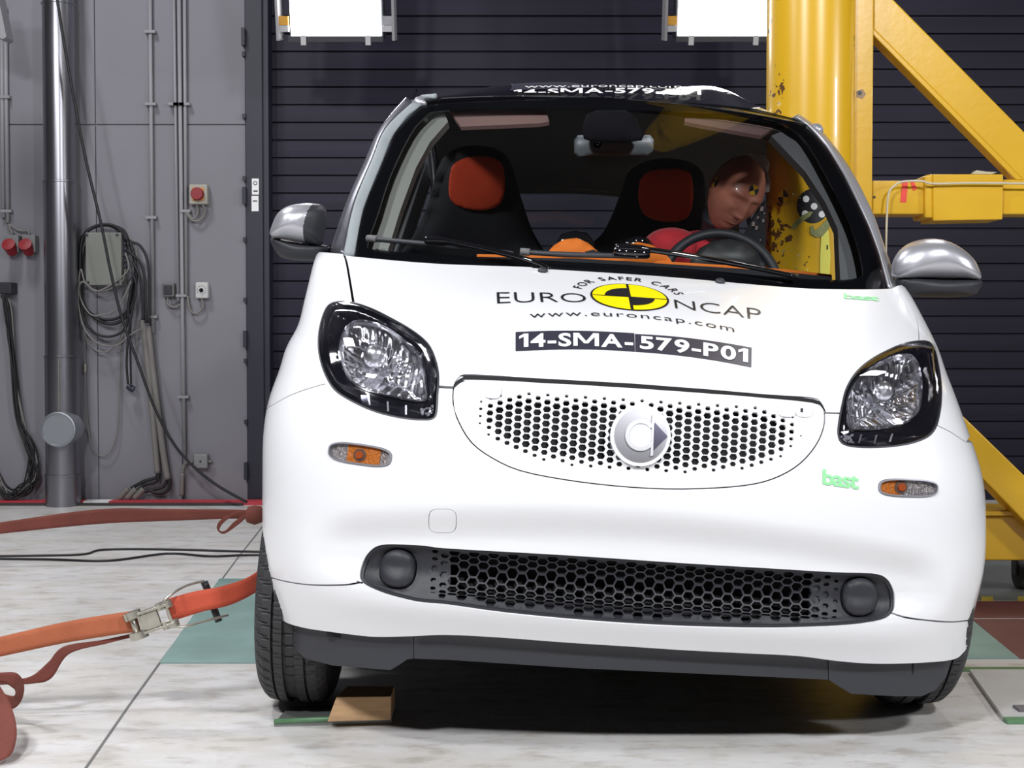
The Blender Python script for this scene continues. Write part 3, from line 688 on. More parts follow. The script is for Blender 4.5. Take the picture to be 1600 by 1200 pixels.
# ---- floodlights near the shutter
def flood(x0, x1, yb, lab, left=True, right=True):
    Y = 6.3; a = at(x0, yb, Y); b = at(x1, yb, Y); cx = (a.x+b.x)/2; hw = (b.x-a.x)/2; zb = a.z
    M = Matrix.Translation((cx, Y, zb)) @ Matrix.Rotation(R(14), 4, 'X')
    t = thing('flood_light', lab, 'lamp', (cx, Y, zb+.4), 'floodlights over the car')
    def pl(o): place(o, t); return o
    m = MB().box((-hw-.01, .03, -.005), (hw+.01, .16, .62), M); pl(m.build('housing', GREYP, bev=.006))
    m = MB().box((-hw, .0, .012), (hw, .028, .61), M); pl(m.build('diffuser', LAMP))
    m = MB().box((-hw-.012, -.012, -.015), (hw+.012, .03, .01), M); pl(m.build('lower_rail', GREYP))
    for s in (-1, 1):
        m = MB().box((s*hw*.72-.012, -.016, -.03), (s*hw*.72+.012, -.002, .014), M); pl(m.build('clip', mat('pale_clip', (.5, .5, .5), .5)))
        m = MB().box((s*(hw+.06)-.006, -.02, -.01), (s*(hw+.06)+.006, .12, .6), M); pl(m.build('side_bracket', PIPEG))
        m = MB().box((s*(hw+.033)-.022, -.0, .06), (s*(hw+.033)+.022, .03, .1), M); pl(m.build('clamp', PIPEG if s > 0 else mat('orange_clamp', (.6, .3, .03), .5)))
        m = MB().box((s*(hw+.033)-.022, -.01, .03), (s*(hw+.033)+.022, .03, .058), M); pl(m.build('clamp_foot', mat('pale_grey', (.45, .45, .47), .5)))
    m = MB().box((-.02, .16, .3), (.02, .2, 2.8), M); pl(m.build('hanger', GREYP))
flood(455, 595, 60, 'glowing white floodlight hanging left of centre above the car')
flood(1060, 1200, 60, 'glowing white floodlight hanging beside the yellow pole')
t = thing('flood_light', 'unlit grey lamp housing corner at the upper left edge', 'lamp', tuple(at(0, 30, 6.5)))
m = MB(); q = [at(-60, -30, 6.5), at(-8, -30, 6.5), at(10, 58, 6.5), at(4, 62, 6.5), at(-60, 30, 6.5)]; place(m.prism(q, (0, .1, 0)).build('housing', PIPEG, bev=.004), t)
#==RIG==
# ------------------------------------------------------------------ yellow pole rig
def rig():
    t = thing('impact_pole_rig', 'yellow steel impact pole with braced frame, pressed into the car side', 'pole rig', (at(1265, 500, 4.2).x, 4.2, 0))
    cx = at(1265, 300, 4.2).x; r = .1345
    def pl(o): place(o, t); return o
    pole = pl(MB().lathe([(r, 0), (r, 3.6)], 96, Matrix.Translation((cx, 4.2, 0))).build('pole', YELP, smooth=True, angle=40))
    Yp = 4.17; a = at(1331, 300, Yp).x; b = at(1363, 300, Yp).x
    pl(MB().box((a, Yp, 0), (b, Yp+.16, 3.6)).build('upright', YEL, bev=.004))
    sm = MB()
    for y0_, y1_ in ((5, 60), (98, 150), (190, 225), (265, 285)): sm.box((a-.0012, Yp-.0015, at(1331, y1_, Yp).z), (a+.001, Yp+.001, at(1331, y0_, Yp).z))
    pl(sm.build('weld_gap', INK))
    def beam(name, px, dep, y=Yp+.02, m=YEL, bev=.006): return pl(MB().prism([at(x, q, y) for x, q in px], (0, dep, 0)).build(name, m, bev=bev))
    beam('cross_beam', [(1362, 282), (1362, 335), (1460, 335), (1460, 282)], .1)
    beam('cross_beam', [(1565, 280), (1565, 335), (1900, 336), (1900, 279)], .1)
    beam('beam_sleeve', [(1445, 274), (1459, 271), (1459, 278), (1459, 341), (1445, 340)], .13, Yp+.005)
    beam('beam_sleeve', [(1458, 272), (1458, 345), (1567, 343), (1567, 341), (1568, 272)], .13, Yp)
    beam('diagonal_brace', [(1364, -34), (1364, 46), (1597, 280), (1700, 380), (1700, 304), (1600, 205)], .1)
    beam('brace_lip', [(1364, 44), (1364, 54), (1588, 281), (1599, 281)], .012, Yp+.018, YEL, .002)
    beam('lower_brace', [(1440, 588), (1492, 637), (1600, 742), (1720, 860), (1720, 930), (1600, 815), (1400, 610)], .1, 4.35)
    beam('base_beam', [(1380, 806), (1700, 806), (1700, 876), (1380, 876)], .12, 4.42)
    pl(MB().box((at(1400, 800, 4.4).x, 4.4, at(1400, 806, 4.4).z), (at(1700, 800, 4.4).x, 4.62, at(1400, 799, 4.4).z)).build('top_plate', YEL, bev=.002))
    c = at(1597, 888, 4.6)
    pl(MB().lathe([(.01, -.02), (.045, -.02), (.05, -.01), (.05, .01), (.045, .02), (.01, .02)], 24, Matrix.Translation((c.x, 4.6, .05)) @ Matrix.Rotation(R(90), 4, 'Y')).build('caster_wheel', RUBBER, smooth=True, angle=35))
    pl(MB().box((c.x-.03, 4.58, .05), (c.x-.022, 4.62, .16)).box((c.x+.022, 4.58, .05), (c.x+.03, 4.62, .16)).build('caster_fork', GREYP))
    pl(MB().box((c.x-.16, 4.56, .0), (c.x-.02, 4.64, .0)).build('x', GREYP)) if 0 else None
    # bolt hole
    q = at(1345, 147, Yp); m = Matrix.Translation(q) @ Matrix.Rotation(R(90), 4, 'X')
    pl(MB().lathe([(.016, -.001), (.016, .0012), (.001, .0012)], 5, m).build('chipped_paint', mat('bare_metal_chip', (.3, .2, .12), .5)))
    pl(MB().lathe([(.007, -.001), (.007, .002), (.001, .002)], 16, Matrix.Translation(q+Vector((-.004, 0, .003))) @ Matrix.Rotation(R(90), 4, 'X')).build('bolt_hole', INK))
    q = at(1366, 308, Yp+.02); pl(MB().lathe([(.004, -.001), (.004, .002), (.001, .002)], 12, Matrix.Translation(q) @ Matrix.Rotation(R(90), 4, 'X')).build('bolt_hole', INK))
    # surface of the pole for stickers
    MP = Matrix.Translation((cx, 4.2, 0))
    ps = Surf(lambda u, v: ((r+0*v)*np.sin(u), -(r+0*v)*np.cos(u), v+0*u), -1.5, 1.5, .5, 2, 60, 10, r, 1, MP)
    def st(poly, name, m, off=.001):
        o = patch(ps, poly, name, m, None, off=off, skirt=0, step=.02)
        if o: o.data.transform(MP); place(o, t)
    def circ(x, y, rx, ry, a0=0, a1=360, n=32):
        p = [(x+rx*math.cos(R(a0+(a1-a0)*k/n)), y-ry*math.sin(R(a0+(a1-a0)*k/n))) for k in range(n+(a1-a0 != 360))]
        return p+([(x, y)] if a1-a0 != 360 else [])
    st(circ(1270, 322, 25, 27), 'target_disc', INK, .001)
    for x, y in ((1259.5, 311), (1283, 311), (1272, 322.5), (1258, 334), (1284, 335)): st(circ(x, y, 5, 5.2), 'target_dot', WV, .002)
    for a0 in (0, 90, 180, 270): st(circ(1224, 308, 8, 10.5, a0, a0+90, 8), 'quarter_marker', INK if a0 in (0, 180) else YV, .0012)
    st([(1283, 365), (1294, 360), (1297, 400), (1295, 440), (1281, 440), (1281, 400)], 'yellow_tape', mat('pale_yellow_tape', (.85, .8, .12), .5), .003)
    st([(1291, 383), (1293, 383), (1293, 390), (1291, 390)], 'tape_mark', INK, .004)
    OL = mat('olive_paint_smear', (.32, .34, .12), .5, noise=.4, nscale=60)
    st([(1236, 358), (1240, 350), (1252, 338), (1264, 331), (1270, 331), (1266, 338), (1252, 348), (1242, 358)], 'paint_smear', OL, .0035)
    st([(1266, 354), (1270, 352), (1273, 360), (1280, 356), (1290, 344), (1300, 338), (1302, 348), (1294, 358), (1284, 370), (1275, 371), (1266, 366)], 'paint_smear', OL, .0035)
    fr_ = MB()
    for k in range(60):
        x = random.uniform(1202, 1262); y = random.uniform(300, 432)
        q = at(x, y, 4.2-r*math.cos(math.asin(max(-1, min(1, (at(x, y, 4.1).x-cx)/r))))-.003); s = random.uniform(.001, .0045)
        vs = [q+Vector((random.uniform(-s, s), random.uniform(-.001, 0), random.uniform(-s, s))) for _ in range(3)]
        fr_.add(vs+[v+Vector((0, -.0015, 0)) for v in vs], [(0, 1, 2), (3, 5, 4), (0, 3, 4, 1), (1, 4, 5, 2), (2, 5, 3, 0)])
    o = pl(fr_.build('glass_fragments', mat('green_glass_crumbs', (.42, .5, .38), .3))); o['kind'] = 'stuff'
    # red tape and white lead on beam
    rt = mat('red_tape', (.75, .06, .04), .5)
    pl(MB().prism([at(x, y, Yp+.018) for x, y in ((1410, 282), (1419, 282), (1416, 316), (1407, 316))], (0, .002, 0)).build('red_tape', rt))
    pl(MB().prism([at(x, y, Yp+.018) for x, y in ((1422, 283), (1428, 283), (1433, 295), (1427, 298))], (0, .002, 0)).build('red_tape', rt))
    tp = MB().prism([at(x, y, Yp) for x, y in ((1520, 272), (1526, 266), (1540, 268), (1558, 269), (1550, 272))], (0, .03, 0)); pl(tp.build('paper_scrap', mat('pale_paper', (.5, .45, .3), .7)))
rig()
# paint of the pole with rust chips
def yel_pole():
    m = YELP; nt = m.node_tree; N = nt.nodes; L = nt.links; b = N['Principled BSDF']
    tc = N.new('ShaderNodeTexCoord')
    n = N.new('ShaderNodeTexNoise'); n.inputs['Scale'].default_value = 42; n.inputs['Detail'].default_value = 3
    n2 = N.new('ShaderNodeTexNoise'); n2.inputs['Scale'].default_value = 5; n2.inputs['Detail'].default_value = 2
    L.new(tc.outputs['Object'], n.inputs['Vector']); L.new(tc.outputs['Object'], n2.inputs['Vector'])
    a = N.new('ShaderNodeMath'); a.operation = 'MULTIPLY'; L.new(n.outputs[0], a.inputs[0]); L.new(n2.outputs[0], a.inputs[1])
    # chips lie on the car side of the pole
    sx = N.new('ShaderNodeSeparateXYZ'); L.new(tc.outputs['Object'], sx.inputs[0])
    mr = N.new('ShaderNodeMapRange'); mr.inputs[1].default_value = -.045; mr.inputs[2].default_value = -.12; mr.inputs[3].default_value = 0; mr.inputs[4].default_value = 1
    L.new(sx.outputs[0], mr.inputs[0]); ad = N.new('ShaderNodeMath'); ad.operation = 'MULTIPLY_ADD'; ad.inputs[1].default_value = .08
    L.new(mr.outputs[0], ad.inputs[0]); L.new(a.outputs[0], ad.inputs[2])
    r = N.new('ShaderNodeValToRGB'); r.color_ramp.interpolation = 'LINEAR'; r.color_ramp.elements[0].position = .415; r.color_ramp.elements[1].position = .425
    r.color_ramp.elements[0].color = (.72, .42, .014, 1); r.color_ramp.elements[1].color = (.12, .05, .02, 1)
    L.new(ad.outputs[0], r.inputs[0]); L.new(r.outputs[0], b.inputs['Base Color'])
yel_pole()
o = px_tube(MB(), [(1384, 420), (1385, 360), (1388, 305), (1398, 290), (1410, 284), (1440, 283), (1458, 287), (1520, 286), (1610, 287), (1700, 290)], 4.155, .0035, 6, 6).build('sensor_lead', mat('cream_cable', (.6, .55, .42), .5), smooth=True)
tag(o, 'thin cream sensor lead running along the yellow beam and down', 'cable')
#==CAR==
CAR = thing('car', 'white two-seat city car with test stickers, crushed against the yellow pole', 'car', mw=MCAR)
# centre profile rows: z, y, half widths, corner depth, corner exponent
ZC = [.225, .30, .40, .50, .60, .68, .74, .775, .83, .89, .95, 1.0, 1.02]
YC = [.055, .022, .004, .0, .008, .028, .055, .085, .175, .29, .43, .56, .61]
WL = [.785, .80, .806, .811, .817, .81, .795, .79, .775, .772, .775, .775, .77]
WR = [.81, .805, .818, .817, .808, .785, .765, .757, .752, .752, .747, .74, .735]
DC = [.40, .43, .45, .45, .45, .44, .42, .40, .36, .31, .27, .24, .23]
NC = [2.8, 2.8, 2.8, 2.7, 2.6, 2.5, 2.4, 2.3, 2.25, 2.2, 2.1, 2.0, 2.0]
s_ = np.concatenate([[0], np.cumsum(np.hypot(np.diff(ZC), np.diff(YC)))]); SLEN = s_[-1]; VV = s_/SLEN
fz, fy, fl_, fr2, fd, fn = [crv(VV, q) for q in (ZC, YC, WL, WR, DC, NC)]
def sst(a, b, x): t = np.clip((x-a)/(b-a), 0, 1); return t*t*(3-2*t)
def bodyf(u, v):
    u = np.asarray(u, float); v = np.asarray(v, float); ph = np.clip(np.abs(u), 0, 1)*math.pi/2
    n = np.maximum(fn(v), 1.9); wd = np.where(u < 0, fl_(v), fr2(v))
    r = (np.abs(np.cos(ph))**n+np.abs(np.sin(ph))**n)**(-1/n)
    x = np.sign(u)*wd*r*np.sin(ph); y = fy(v)+fd(v)*(1-r*np.cos(ph))+np.maximum(np.abs(u)-1, 0)
    z = fz(v)+.03*np.sin(ph)**2*sst(.7, 1, v)
    ax = np.abs(x)
    band = sst(.315, .37, z)*(1-sst(.44, .53, z+.05*(ax/.6)**2))*(1-sst(.56, .69, ax))
    lip = np.exp(-((z-.29)/.035)**2)*(1-sst(.5, .72, ax))
    y = y+.028*band-.006*lip*(np.abs(u) < 1)
    return x, y, z
BS = Surf(bodyf, -1.5, 1.5, -.12, 1.08, 240, 120, 1.05, SLEN)
def poff(P, poly):
    E = np.array(poly); dv = np.roll(E, -1, 0)-E; L2 = np.maximum((dv**2).sum(1), 1e-12); dd = np.full(len(P), 1e9)
    for i in range(len(E)):
        t = np.clip(((P-E[i])@dv[i])/L2[i], 0, 1); q = E[i]+t[:, None]*dv[i]; dd = np.minimum(dd, np.linalg.norm(P-q, axis=1))
    return dd
def sm(px, n=5, closed=True): return [(p.x, p.y) for p in spline([(a, b, 0) for a, b in px], n, closed)]
HL_L = sm(C(3.53, 400, 420, [(430,180),(500,178),(560,188),(650,220),(740,265),(830,315),(910,370),(965,430),(1000,520),(1012,600),(1007,700),(1002,790),(982,828),(930,838),(820,830),(700,805),(600,770),(500,720),(430,670),(385,600),(355,520),(340,440),(343,350),(362,265),(390,205)]), 3)
RF_L = sm(C(3.53, 400, 420, [(500,290),(540,264),(620,264),(720,300),(820,370),(890,430),(915,520),(930,620),(935,705),(880,718),(780,700),(660,672),(560,636),(490,570),(455,480),(450,390),(470,330)]), 3)
HL_R = sm(C(4, 1260, 500, [(690,128),(760,130),(800,170),(825,260),(845,380),(848,500),(835,600),(810,680),(760,735),(660,775),(540,795),(400,802),(280,795),(215,770),(192,710),(200,620),(220,520),(240,440),(280,360),(340,290),(430,225),(550,165),(630,138)]), 3)
RF_R = sm(C(4, 1260, 500, [(620,190),(680,200),(725,270),(742,370),(740,470),(722,560),(650,620),(540,655),(400,672),(285,662),(272,560),(268,480),(300,390),(360,310),(450,250),(540,205)]), 3)
GR = sm(C(2.5, 680, 560, [(95,70),(150,62),(400,78),(750,98),(1000,118),(1300,141),(1470,152),(1508,172),(1523,210),(1520,270),(1490,340),(1430,410),(1350,460),(1250,492),(1100,508),(900,512),(700,500),(500,475),(330,440),(220,390),(140,330),(90,250),(68,180),(70,110)]), 3)
LG = sm(C(3.1575, 380, 780, [(575,370),(590,310),(620,262),(665,230),(740,222),(900,230)])+C(2.162, 700, 820, [(0,80),(400,103),(800,130),(1100,148),(1300,160),(1430,164),(1480,180),(1505,220),(1510,265),(1500,297),(1460,322),(1350,340),(1100,350),(800,345),(500,328),(200,300),(0,272)])+C(3.1575, 380, 780, [(880,512),(800,496),(700,468),(625,436),(585,405)]), 3)
SG_L = rot2((563, 710), 100, 33, R(8), 40, 3.2); SG_R = rot2((1418.5, 762.5), 93, 29, R(2), 40, 3.2)
TC_ = rot2((691.5, 814), 44, 38, R(1), 36, 3.6)
TOPL = [(500, 394), (515, 395), (535, 397), (554, 401), (680, 412), (820, 417), (847, 420), (1022, 431), (1218, 448), (1300, 452), (1386, 451.5), (1404, 446), (1420, 446)]
BOTL = [(431, 958), (440, 968), (453, 975), (480, 982), (507, 986), (545, 991), (586, 995), (646, 994), (697, 992), (779, 996), (885, 1004), (980, 1010), (1070, 1016), (1170, 1021), (1246, 1025), (1310, 1033), (1366, 1037), (1430, 1036), (1487, 1031), (1505, 1020), (1513, 1008)]
def build_body():
    su, sv = BS.su, BS.sv
    top = BS.poly(sm(TOPL, 4, False)); bot = BS.poly(sm(BOTL, 4, False))
    top = [q for q in top if abs(q[0]) < 1.02*su]; bot = [q for q in bot if abs(q[0]) < 1.02*su]
    outer = [(-1.45*su, top[0][1]-.01)]+top+[(1.45*su, top[-1][1]-.01), (1.45*su, bot[-1][1])]+bot[::-1]+[(-1.45*su, bot[0][1])]
    rings = [HL_L, HL_R, LG, SG_L, SG_R]; rm = [BS.poly(q) for q in rings]
    gr = BS.poly(GR); tc = BS.poly(TC_)
    def inset(poly, d):
        c = np.mean(poly, axis=0); P = [Vector(p) for p in poly]; out = []; n = len(P)
        ar = sum(P[i].x*P[(i+1) % n].y-P[(i+1) % n].x*P[i].y for i in range(n))
        for i in range(n):
            t = (P[(i+1) % n]-P[i-1]); t.normalize(); nn = Vector((-t.y, t.x))*(1 if ar > 0 else -1); out.append(tuple(P[i]+nn*d))
        return out
    gaps = [strip(BS.poly(sm(p, 5, False)), wd) for p, wd in (
        ([(535, 392), (541, 408), (546, 435), (552, 472), (555, 486)], .009), ([(676, 604), (690, 604.5), (716, 606)], .006),
        ([(1284, 645), (1300, 645.5), (1322, 646)], .004), ([(1400, 436), (1406, 447), (1417, 467), (1430, 493), (1435, 514), (1436, 532), (1434, 545)], .005),
        ([(557, 908), (562, 910), (567, 911)], .003))]
    def side_end(pl, s):  # carry a seam round the corner
        return pl+[(s*1.46*su, pl[-1][1])] if s > 0 else [(s*1.46*su, pl[0][1])]+pl
    for p, s, wd in (([(415, 900), (443, 908), (484, 914), (538, 914), (562, 910), (567, 911)], -1, .0035), ([(1386, 955), (1394, 958), (1417, 965), (1445, 969), (1487, 972), (1524, 968)], 1, .0035),
                 ([(417, 638), (455, 617), (496, 603), (508, 600)], -1, .0025), ([(1455, 660), (1465, 665), (1485, 675), (1500, 685), (1510, 691)], 1, .0025)):
        gaps.append(strip(side_end(BS.poly(sm(p, 4, False)), s), wd))
    gi = inset(gr, .0022); ti = inset(tc, .0009)
    def arch(sg, rad=.305, cy=.585, cz=.30):
        out = []; vz = np.linspace(-.3, .9, 600)
        for an in np.linspace(R(-35), R(215), 60):
            y_, z_ = cy-rad*math.cos(an), cz+rad*math.sin(an)
            v_ = float(np.interp(z_, fz(vz), vz)); us = np.linspace(0, 1.5, 500)*sg
            yy = bodyf(us, np.full(500, v_))[1]; u_ = float(np.interp(y_, yy, us*sg))*sg
            out.append((u_*su, v_*sv))
        return out
    polys = [outer]+rm+[gr, tc, ti]+gaps+[arch(-1), arch(1)]
    V, T, I = cdt(polys, .016)
    kill = set(range(1, 1+len(rm)))|{1+len(rm)}; tci = 2+len(rm); tii = 3+len(rm); gp = set(range(4+len(rm), len(polys)))
    keep = []; tow = []
    for t, ids in zip(T, I):
        s = set(ids)
        if 0 not in s or s & kill or s & gp: continue
        if tci in s:
            if tii in s: tow.append(t)
            continue
        keep.append(t)
    # panels = pieces the gaps cut apart
    par = {}
    def fd_(a):
        while par[a] != a: par[a] = par[par[a]]; a = par[a]
        return a
    for t in keep:
        for k in t: par.setdefault(k, k)
        a = fd_(t[0]); par[fd_(t[1])] = a; par[fd_(t[2])] = a
    comp = {}
    for t in keep: comp.setdefault(fd_(t[0]), []).append(t)
    seeds = {'hood': (990, 520), 'bumper': (990, 790), 'lower_bumper': (990, 1000), 'fender': (490, 480), 'fender ': (1440, 508)}
    names = {}
    for nm, (x, y) in seeds.items():
        q = BS.uv(x, y); q = Vector((q[0]*su, q[1]*sv)); best = min(comp, key=lambda c: min(((V[t[0]]-q).length for t in comp[c]), default=9))
        names.setdefault(best, nm)
    print('PANELS', {names.get(c, '?'): len(t) for c, t in comp.items()})
    for c, t in comp.items():
        if c not in names:
            if len(t) < 30: continue
        emit_patch(BS, V, t, (names.get(c) or 'body_panel').strip(), WHITE, CAR, 0, .008)
    emit_patch(BS, V, tow, 'tow_eye_cover', WHITE, CAR, 0, .006)
    # dark backing under the gaps, holes kept for the lamps and grilles
    bk = [[(-1.4*su, .02*sv), (1.4*su, .02*sv), (1.4*su, .98*sv), (-1.4*su, .98*sv)]]+rm+[gr]
    V2, T2, I2 = cdt(bk, .04); T3 = []
    for t, ids in zip(T2, I2):
        if ids != [0]: continue
        u = sum(V2[k][0] for k in t)/3/su; v = sum(V2[k][1] for k in t)/3/sv; x, y, z = bodyf(u, v)
        if abs(u) > .5 and y > .1 and (y-.585)**2+(z-.30)**2 < .36**2: continue
        T3.append(t)
    emit_patch(BS, V2, T3, 'inner_liner', DARK, CAR, -.014, 0)
    # ---- grille
    reg = C(2.5, 680, 560, [(150,165),(270,140),(325,128),(700,150),(1000,168),(1290,188),(1430,240),(1432,305),(1390,356),(1335,395),(1255,428),(1130,442),(997,448),(862,446),(716,438),(577,422),(440,402),(320,372),(236,330),(170,262)])
    holes = []; RA = np.array(reg)
    for i in range(-24, 25):
        for j in range(-9, 10):
            dx = i*14.75; dy = (j+(.5 if i % 2 else 0))*11.25
            x = 1000+dx-dy*.062; y = 682+dy+dx*.062
            if not inside((x, y), reg): continue
            e = float(poff(np.array([[x, y]]), reg)[0]); ex = min(abs(x-745), abs(x-1250))
            if (x-1000)**2+(y-682)**2 < 42**2: continue
            s = min(1, .42+.6*min(1, (e-1)/18))*min(1, .62+max(0, ex)/90)
            w_, h_ = 13.4*s, 9.9*s
            holes.append([(x+a*w_-b*h_*.062, y+b*h_+a*w_*.062) for a, b in ((.5, 0), (.27, .5), (-.27, .5), (-.5, 0), (-.27, -.5), (.27, -.5))])
    hp = [BS.poly(h) for h in holes]
    V4, T4, I4 = cdt([gi]+hp, .014)
    emit_patch(BS, V4, [t for t, i in zip(T4, I4) if i == [0]], 'grille_panel', WHITE, CAR, -.001, .006)
    patch(BS, inset(gr, -.004), 'grille_void', DARK, CAR, step=.05, off=-.035, skirt=0, uvin=True)
    for q, nm, off in ((rot2((769, 612), 28, 22, R(5), 28, 3), 'latch_button', .004), (rot2((1229, 641), 28, 22, R(5), 28, 3), 'latch_button', .004), (rot2((1256, 642), 26, 20, R(5), 28, 3), 'latch_button', .002)):
        patch(BS, q, nm, WHITE, CAR, step=.01, off=off, skirt=.006)
    patch(BS, [(1250, 639), (1254, 639), (1254, 645), (1250, 645)], 'latch_slot', INK, CAR, off=.0028, skirt=0)
    gt = sm([(708, 607), (712, 597), (726, 589), (740, 587), (990, 600), (1200, 617), (1270, 624), (1284, 632), (1290, 645), (1284, 636), (1270, 629), (1200, 622), (990, 606), (740, 593), (726, 595), (716, 600)], 2)
    patch(BS, gt, 'grille_seal', DARK, CAR, step=.01, off=.0012, skirt=.002)
    # badge
    bx, by = 1000, 682
    def ring(r0, a0=0, a1=360, n=48): return [(bx+r0*math.cos(R(a0+(a1-a0)*k/n)), by-r0*math.sin(R(a0+(a1-a0)*k/n))) for k in range(n+(a1-a0 != 360))]
    g = thing; bd = patch(BS, ring(47), 'badge', WHITE, CAR, step=.01, off=.008, skirt=.03)
    patch(BS, ring(41), 'badge_disc', mat('badge_alloy', (.5, .5, .54), .35, metal=.9), bd, step=.01, off=.010, skirt=.004)
    patch(BS, [(x, y) for x, y in ring(24, 35, 325)]+[(x, y) for x, y in reversed(ring(18, 35, 325))], 'badge_ring', mat('bright_silver', (.8, .8, .84), .3, metal=.3), bd, step=.01, off=.0135, skirt=.004)
    patch(BS, ring(18), 'badge_centre', mat('pale_enamel', (.75, .78, .84), .3), bd, step=.01, off=.011, skirt=.002)
    patch(BS, [(1018, 651), (1021, 652), (1019, 713), (1015, 714)], 'badge_bar', mat('bright_silver', (.8, .8, .84), .3, metal=.3), bd, step=.01, off=.0145, skirt=.005)
    patch(BS, [(1022, 663), (1042, 684), (1020, 705)], 'badge_arrow', mat('smoked_chrome', (.28, .27, .38), .25, metal=.9), bd, step=.01, off=.0125, skirt=.002)
    # ---- lower grille
    lg = rm[2]; lgi = inset(lg, .0015)
    fogc = [(618, 888, 28), (1348.5, 932.5, 27.5)]
    holes = []; bl = []
    for i in range(-23, 24):
        for j in range(-5, 6):
            dx = i*15.5; dy = (j+(.5 if i % 2 else 0))*12.6
            x = 985+dx-dy*.068; y = 922+dy+dx*.066
            if not inside((x, y), LG): continue
            e = float(poff(np.array([[x, y]]), LG)[0])
            if e < 8: continue
            ex = min(x-662, 1314-x)
            if ex < 0: continue
            s = min(1, .42+.5*ex/45) if ex < 42 else 1
            w_, h_ = 17.8*s, 10.6*s
            if e < h_*.5+2.5: h_ = (e-2.5)*2
            holes.append([(x+a*w_-b*h_*.066, y+b*h_+a*w_*.066) for a, b in ((.5, 0), (.26, .5), (-.26, .5), (-.5, 0), (-.26, -.5), (.26, -.5))])
            if ex < 42: bl.append(1)
    hp = [BS.poly(h) for h in holes]; fc = [BS.poly(rot2((x, y), 2*r+4, 2*r+4, 0, 40, 2)) for x, y, r in fogc]
    V5, T5, I5 = cdt([lgi]+hp+fc, .014)
    dish = lambda a, b: -.006-.012*np.clip(poff(np.stack([a, b], 1), lg)/.02, 0, 1)
    lgm = emit_patch(BS, V5, [t for t, i in zip(T5, I5) if i == [0]], 'lower_grille', BLACKP, CAR, 0, .012, offf=dish)
    patch(BS, inset(lg, -.003), 'lower_grille_void', DARK, CAR, step=.05, off=-.06, skirt=0, uvin=True)
    patch(BS, lg, 'lower_grille_rim', BLACKP, CAR, holes=[inset(lg, .006)], step=.03, off=-.004, skirt=.02, uvin=True)
    # blind cells along the lower edge and at both ends
    band = [p for p in LG]
    lowb = [(x, y) for x, y in LG if y > 922+(x-985)*.066+8]
    for xa, xb in ((652, 700), (1276, 1322)):
        pp = [(xa, 922+(xa-985)*.066-34), (xb, 922+(xb-985)*.066-34), (xb, 922+(xb-985)*.066+34), (xa, 922+(xa-985)*.066+34)]
        patch(BS, pp, 'blind_cells', mat('blind_cell_grey', (.04, .042, .05), .5), CAR, step=.03, off=-.027, skirt=0)
    pp = [(690, 951), (760, 955), (900, 962), (1100, 972), (1240, 975), (1290, 973)]; pp = pp+[(x, y-(13 if 700 < x < 1280 else 8)) for x, y in pp[::-1]]
    patch(BS, pp, 'blind_cells', mat('blind_cell_grey', (.05, .052, .062), .5), CAR, step=.03, off=-.027, skirt=0)
    for x, y, r in fogc:
        c = BS.uv(x, y); c = np.array([c[0]*su, c[1]*sv]); ou = BS.poly(rot2((x, y), 2*r, 2*r, 0, 40, 2)); rad = np.linalg.norm(np.array(ou[0])-c)
        patch(BS, ou, 'fog_lamp_cover', BLACKP, CAR, step=.006, uvin=True, skirt=.01, offf=lambda a, b: -.010+.014*np.sqrt(1-(1-np.clip(poff(np.stack([a, b], 1), ou)/(rad*.8), 0, 1))**2))
        patch(BS, rot2((x, y), 2*r+10, 2*r+10, 0, 40, 2), 'fog_lamp_well', DARK, CAR, off=-.03, skirt=0)
    # ---- head lamps
    for HL, RF, lab, bc, br in ((HL_L, RF_L, 'L', (583, 543), 19), (HL_R, RF_R, 'R', (1388, 598), 15)):
        hl = BS.poly(HL); rf = BS.poly(RF)
        bmp = mat('lamp_bezel', (.008, .008, .012), .1, coat=1)
        hd = patch(BS, inset(hl, .002), 'headlight', bmp, CAR, holes=[rf], step=.015, uvin=True, skirt=.022, offf=lambda a, b: -.003-.010*np.clip(poff(np.stack([a, b], 1), hl)/.015, 0, 1))
        patch(BS, hl, 'seal', GREYP, hd, holes=[inset(hl, .004)], step=.02, off=-.0005, skirt=.02, uvin=True)
        cc = BS.uv(*bc); cc = (cc[0]*su, cc[1]*sv)
        def ro(a, b):
            e = poff(np.stack([a, b], 1), rf); d = .016+.045*np.sqrt(np.clip(e/.07, 0, 1))
            ang = np.arctan2(b-cc[1], a-cc[0]); rr = np.hypot(a-cc[0], b-cc[1])
            fac = .0032*np.abs(np.sin(a*150+np.floor(ang*1.3)*1.7))+.0022*np.sin(ang*9)*np.clip(rr/.04, 0, 1)+.003*(np.floor((b-cc[1])*28) % 2)
            return -(d-fac*np.clip(e/.012, 0, 1))
        patch(BS, rf, 'reflector', CHROMED, hd, step=.0042, uvin=True, skirt=.0, offf=ro)
        patch(BS, inset(rf, -.0025), 'reflector_rim', CHROME, hd, holes=[inset(rf, .001)], step=.02, uvin=True, off=-.009, skirt=.006)
        q = BS.uv(*bc); P, Nn = BS.pn(np.array([q[0]]), np.array([q[1]])); p = Vector(P[0])-Vector(Nn[0])*.022; rr = br*.00135
        mm = Matrix.Translation(p) @ (MINV @ CAM-p).to_track_quat('Z', 'Y').to_matrix().to_4x4()
        MB().lathe([(rr*.8, -.03), (rr*.8, .0), (rr, .002), (rr*.95, rr*.3), (rr*.7, rr*.62), (rr*.35, rr*.8), (.0005, rr*.84)], 28, mm).build('bulb_shield', BRUSHED, hd, smooth=True, angle=50)
        MB().lathe([(rr*.3, rr*.8), (rr*.3, rr*.95), (.0005, rr*.95)], 16, mm).build('shield_cap', BRUSHED, hd, smooth=True, angle=40)
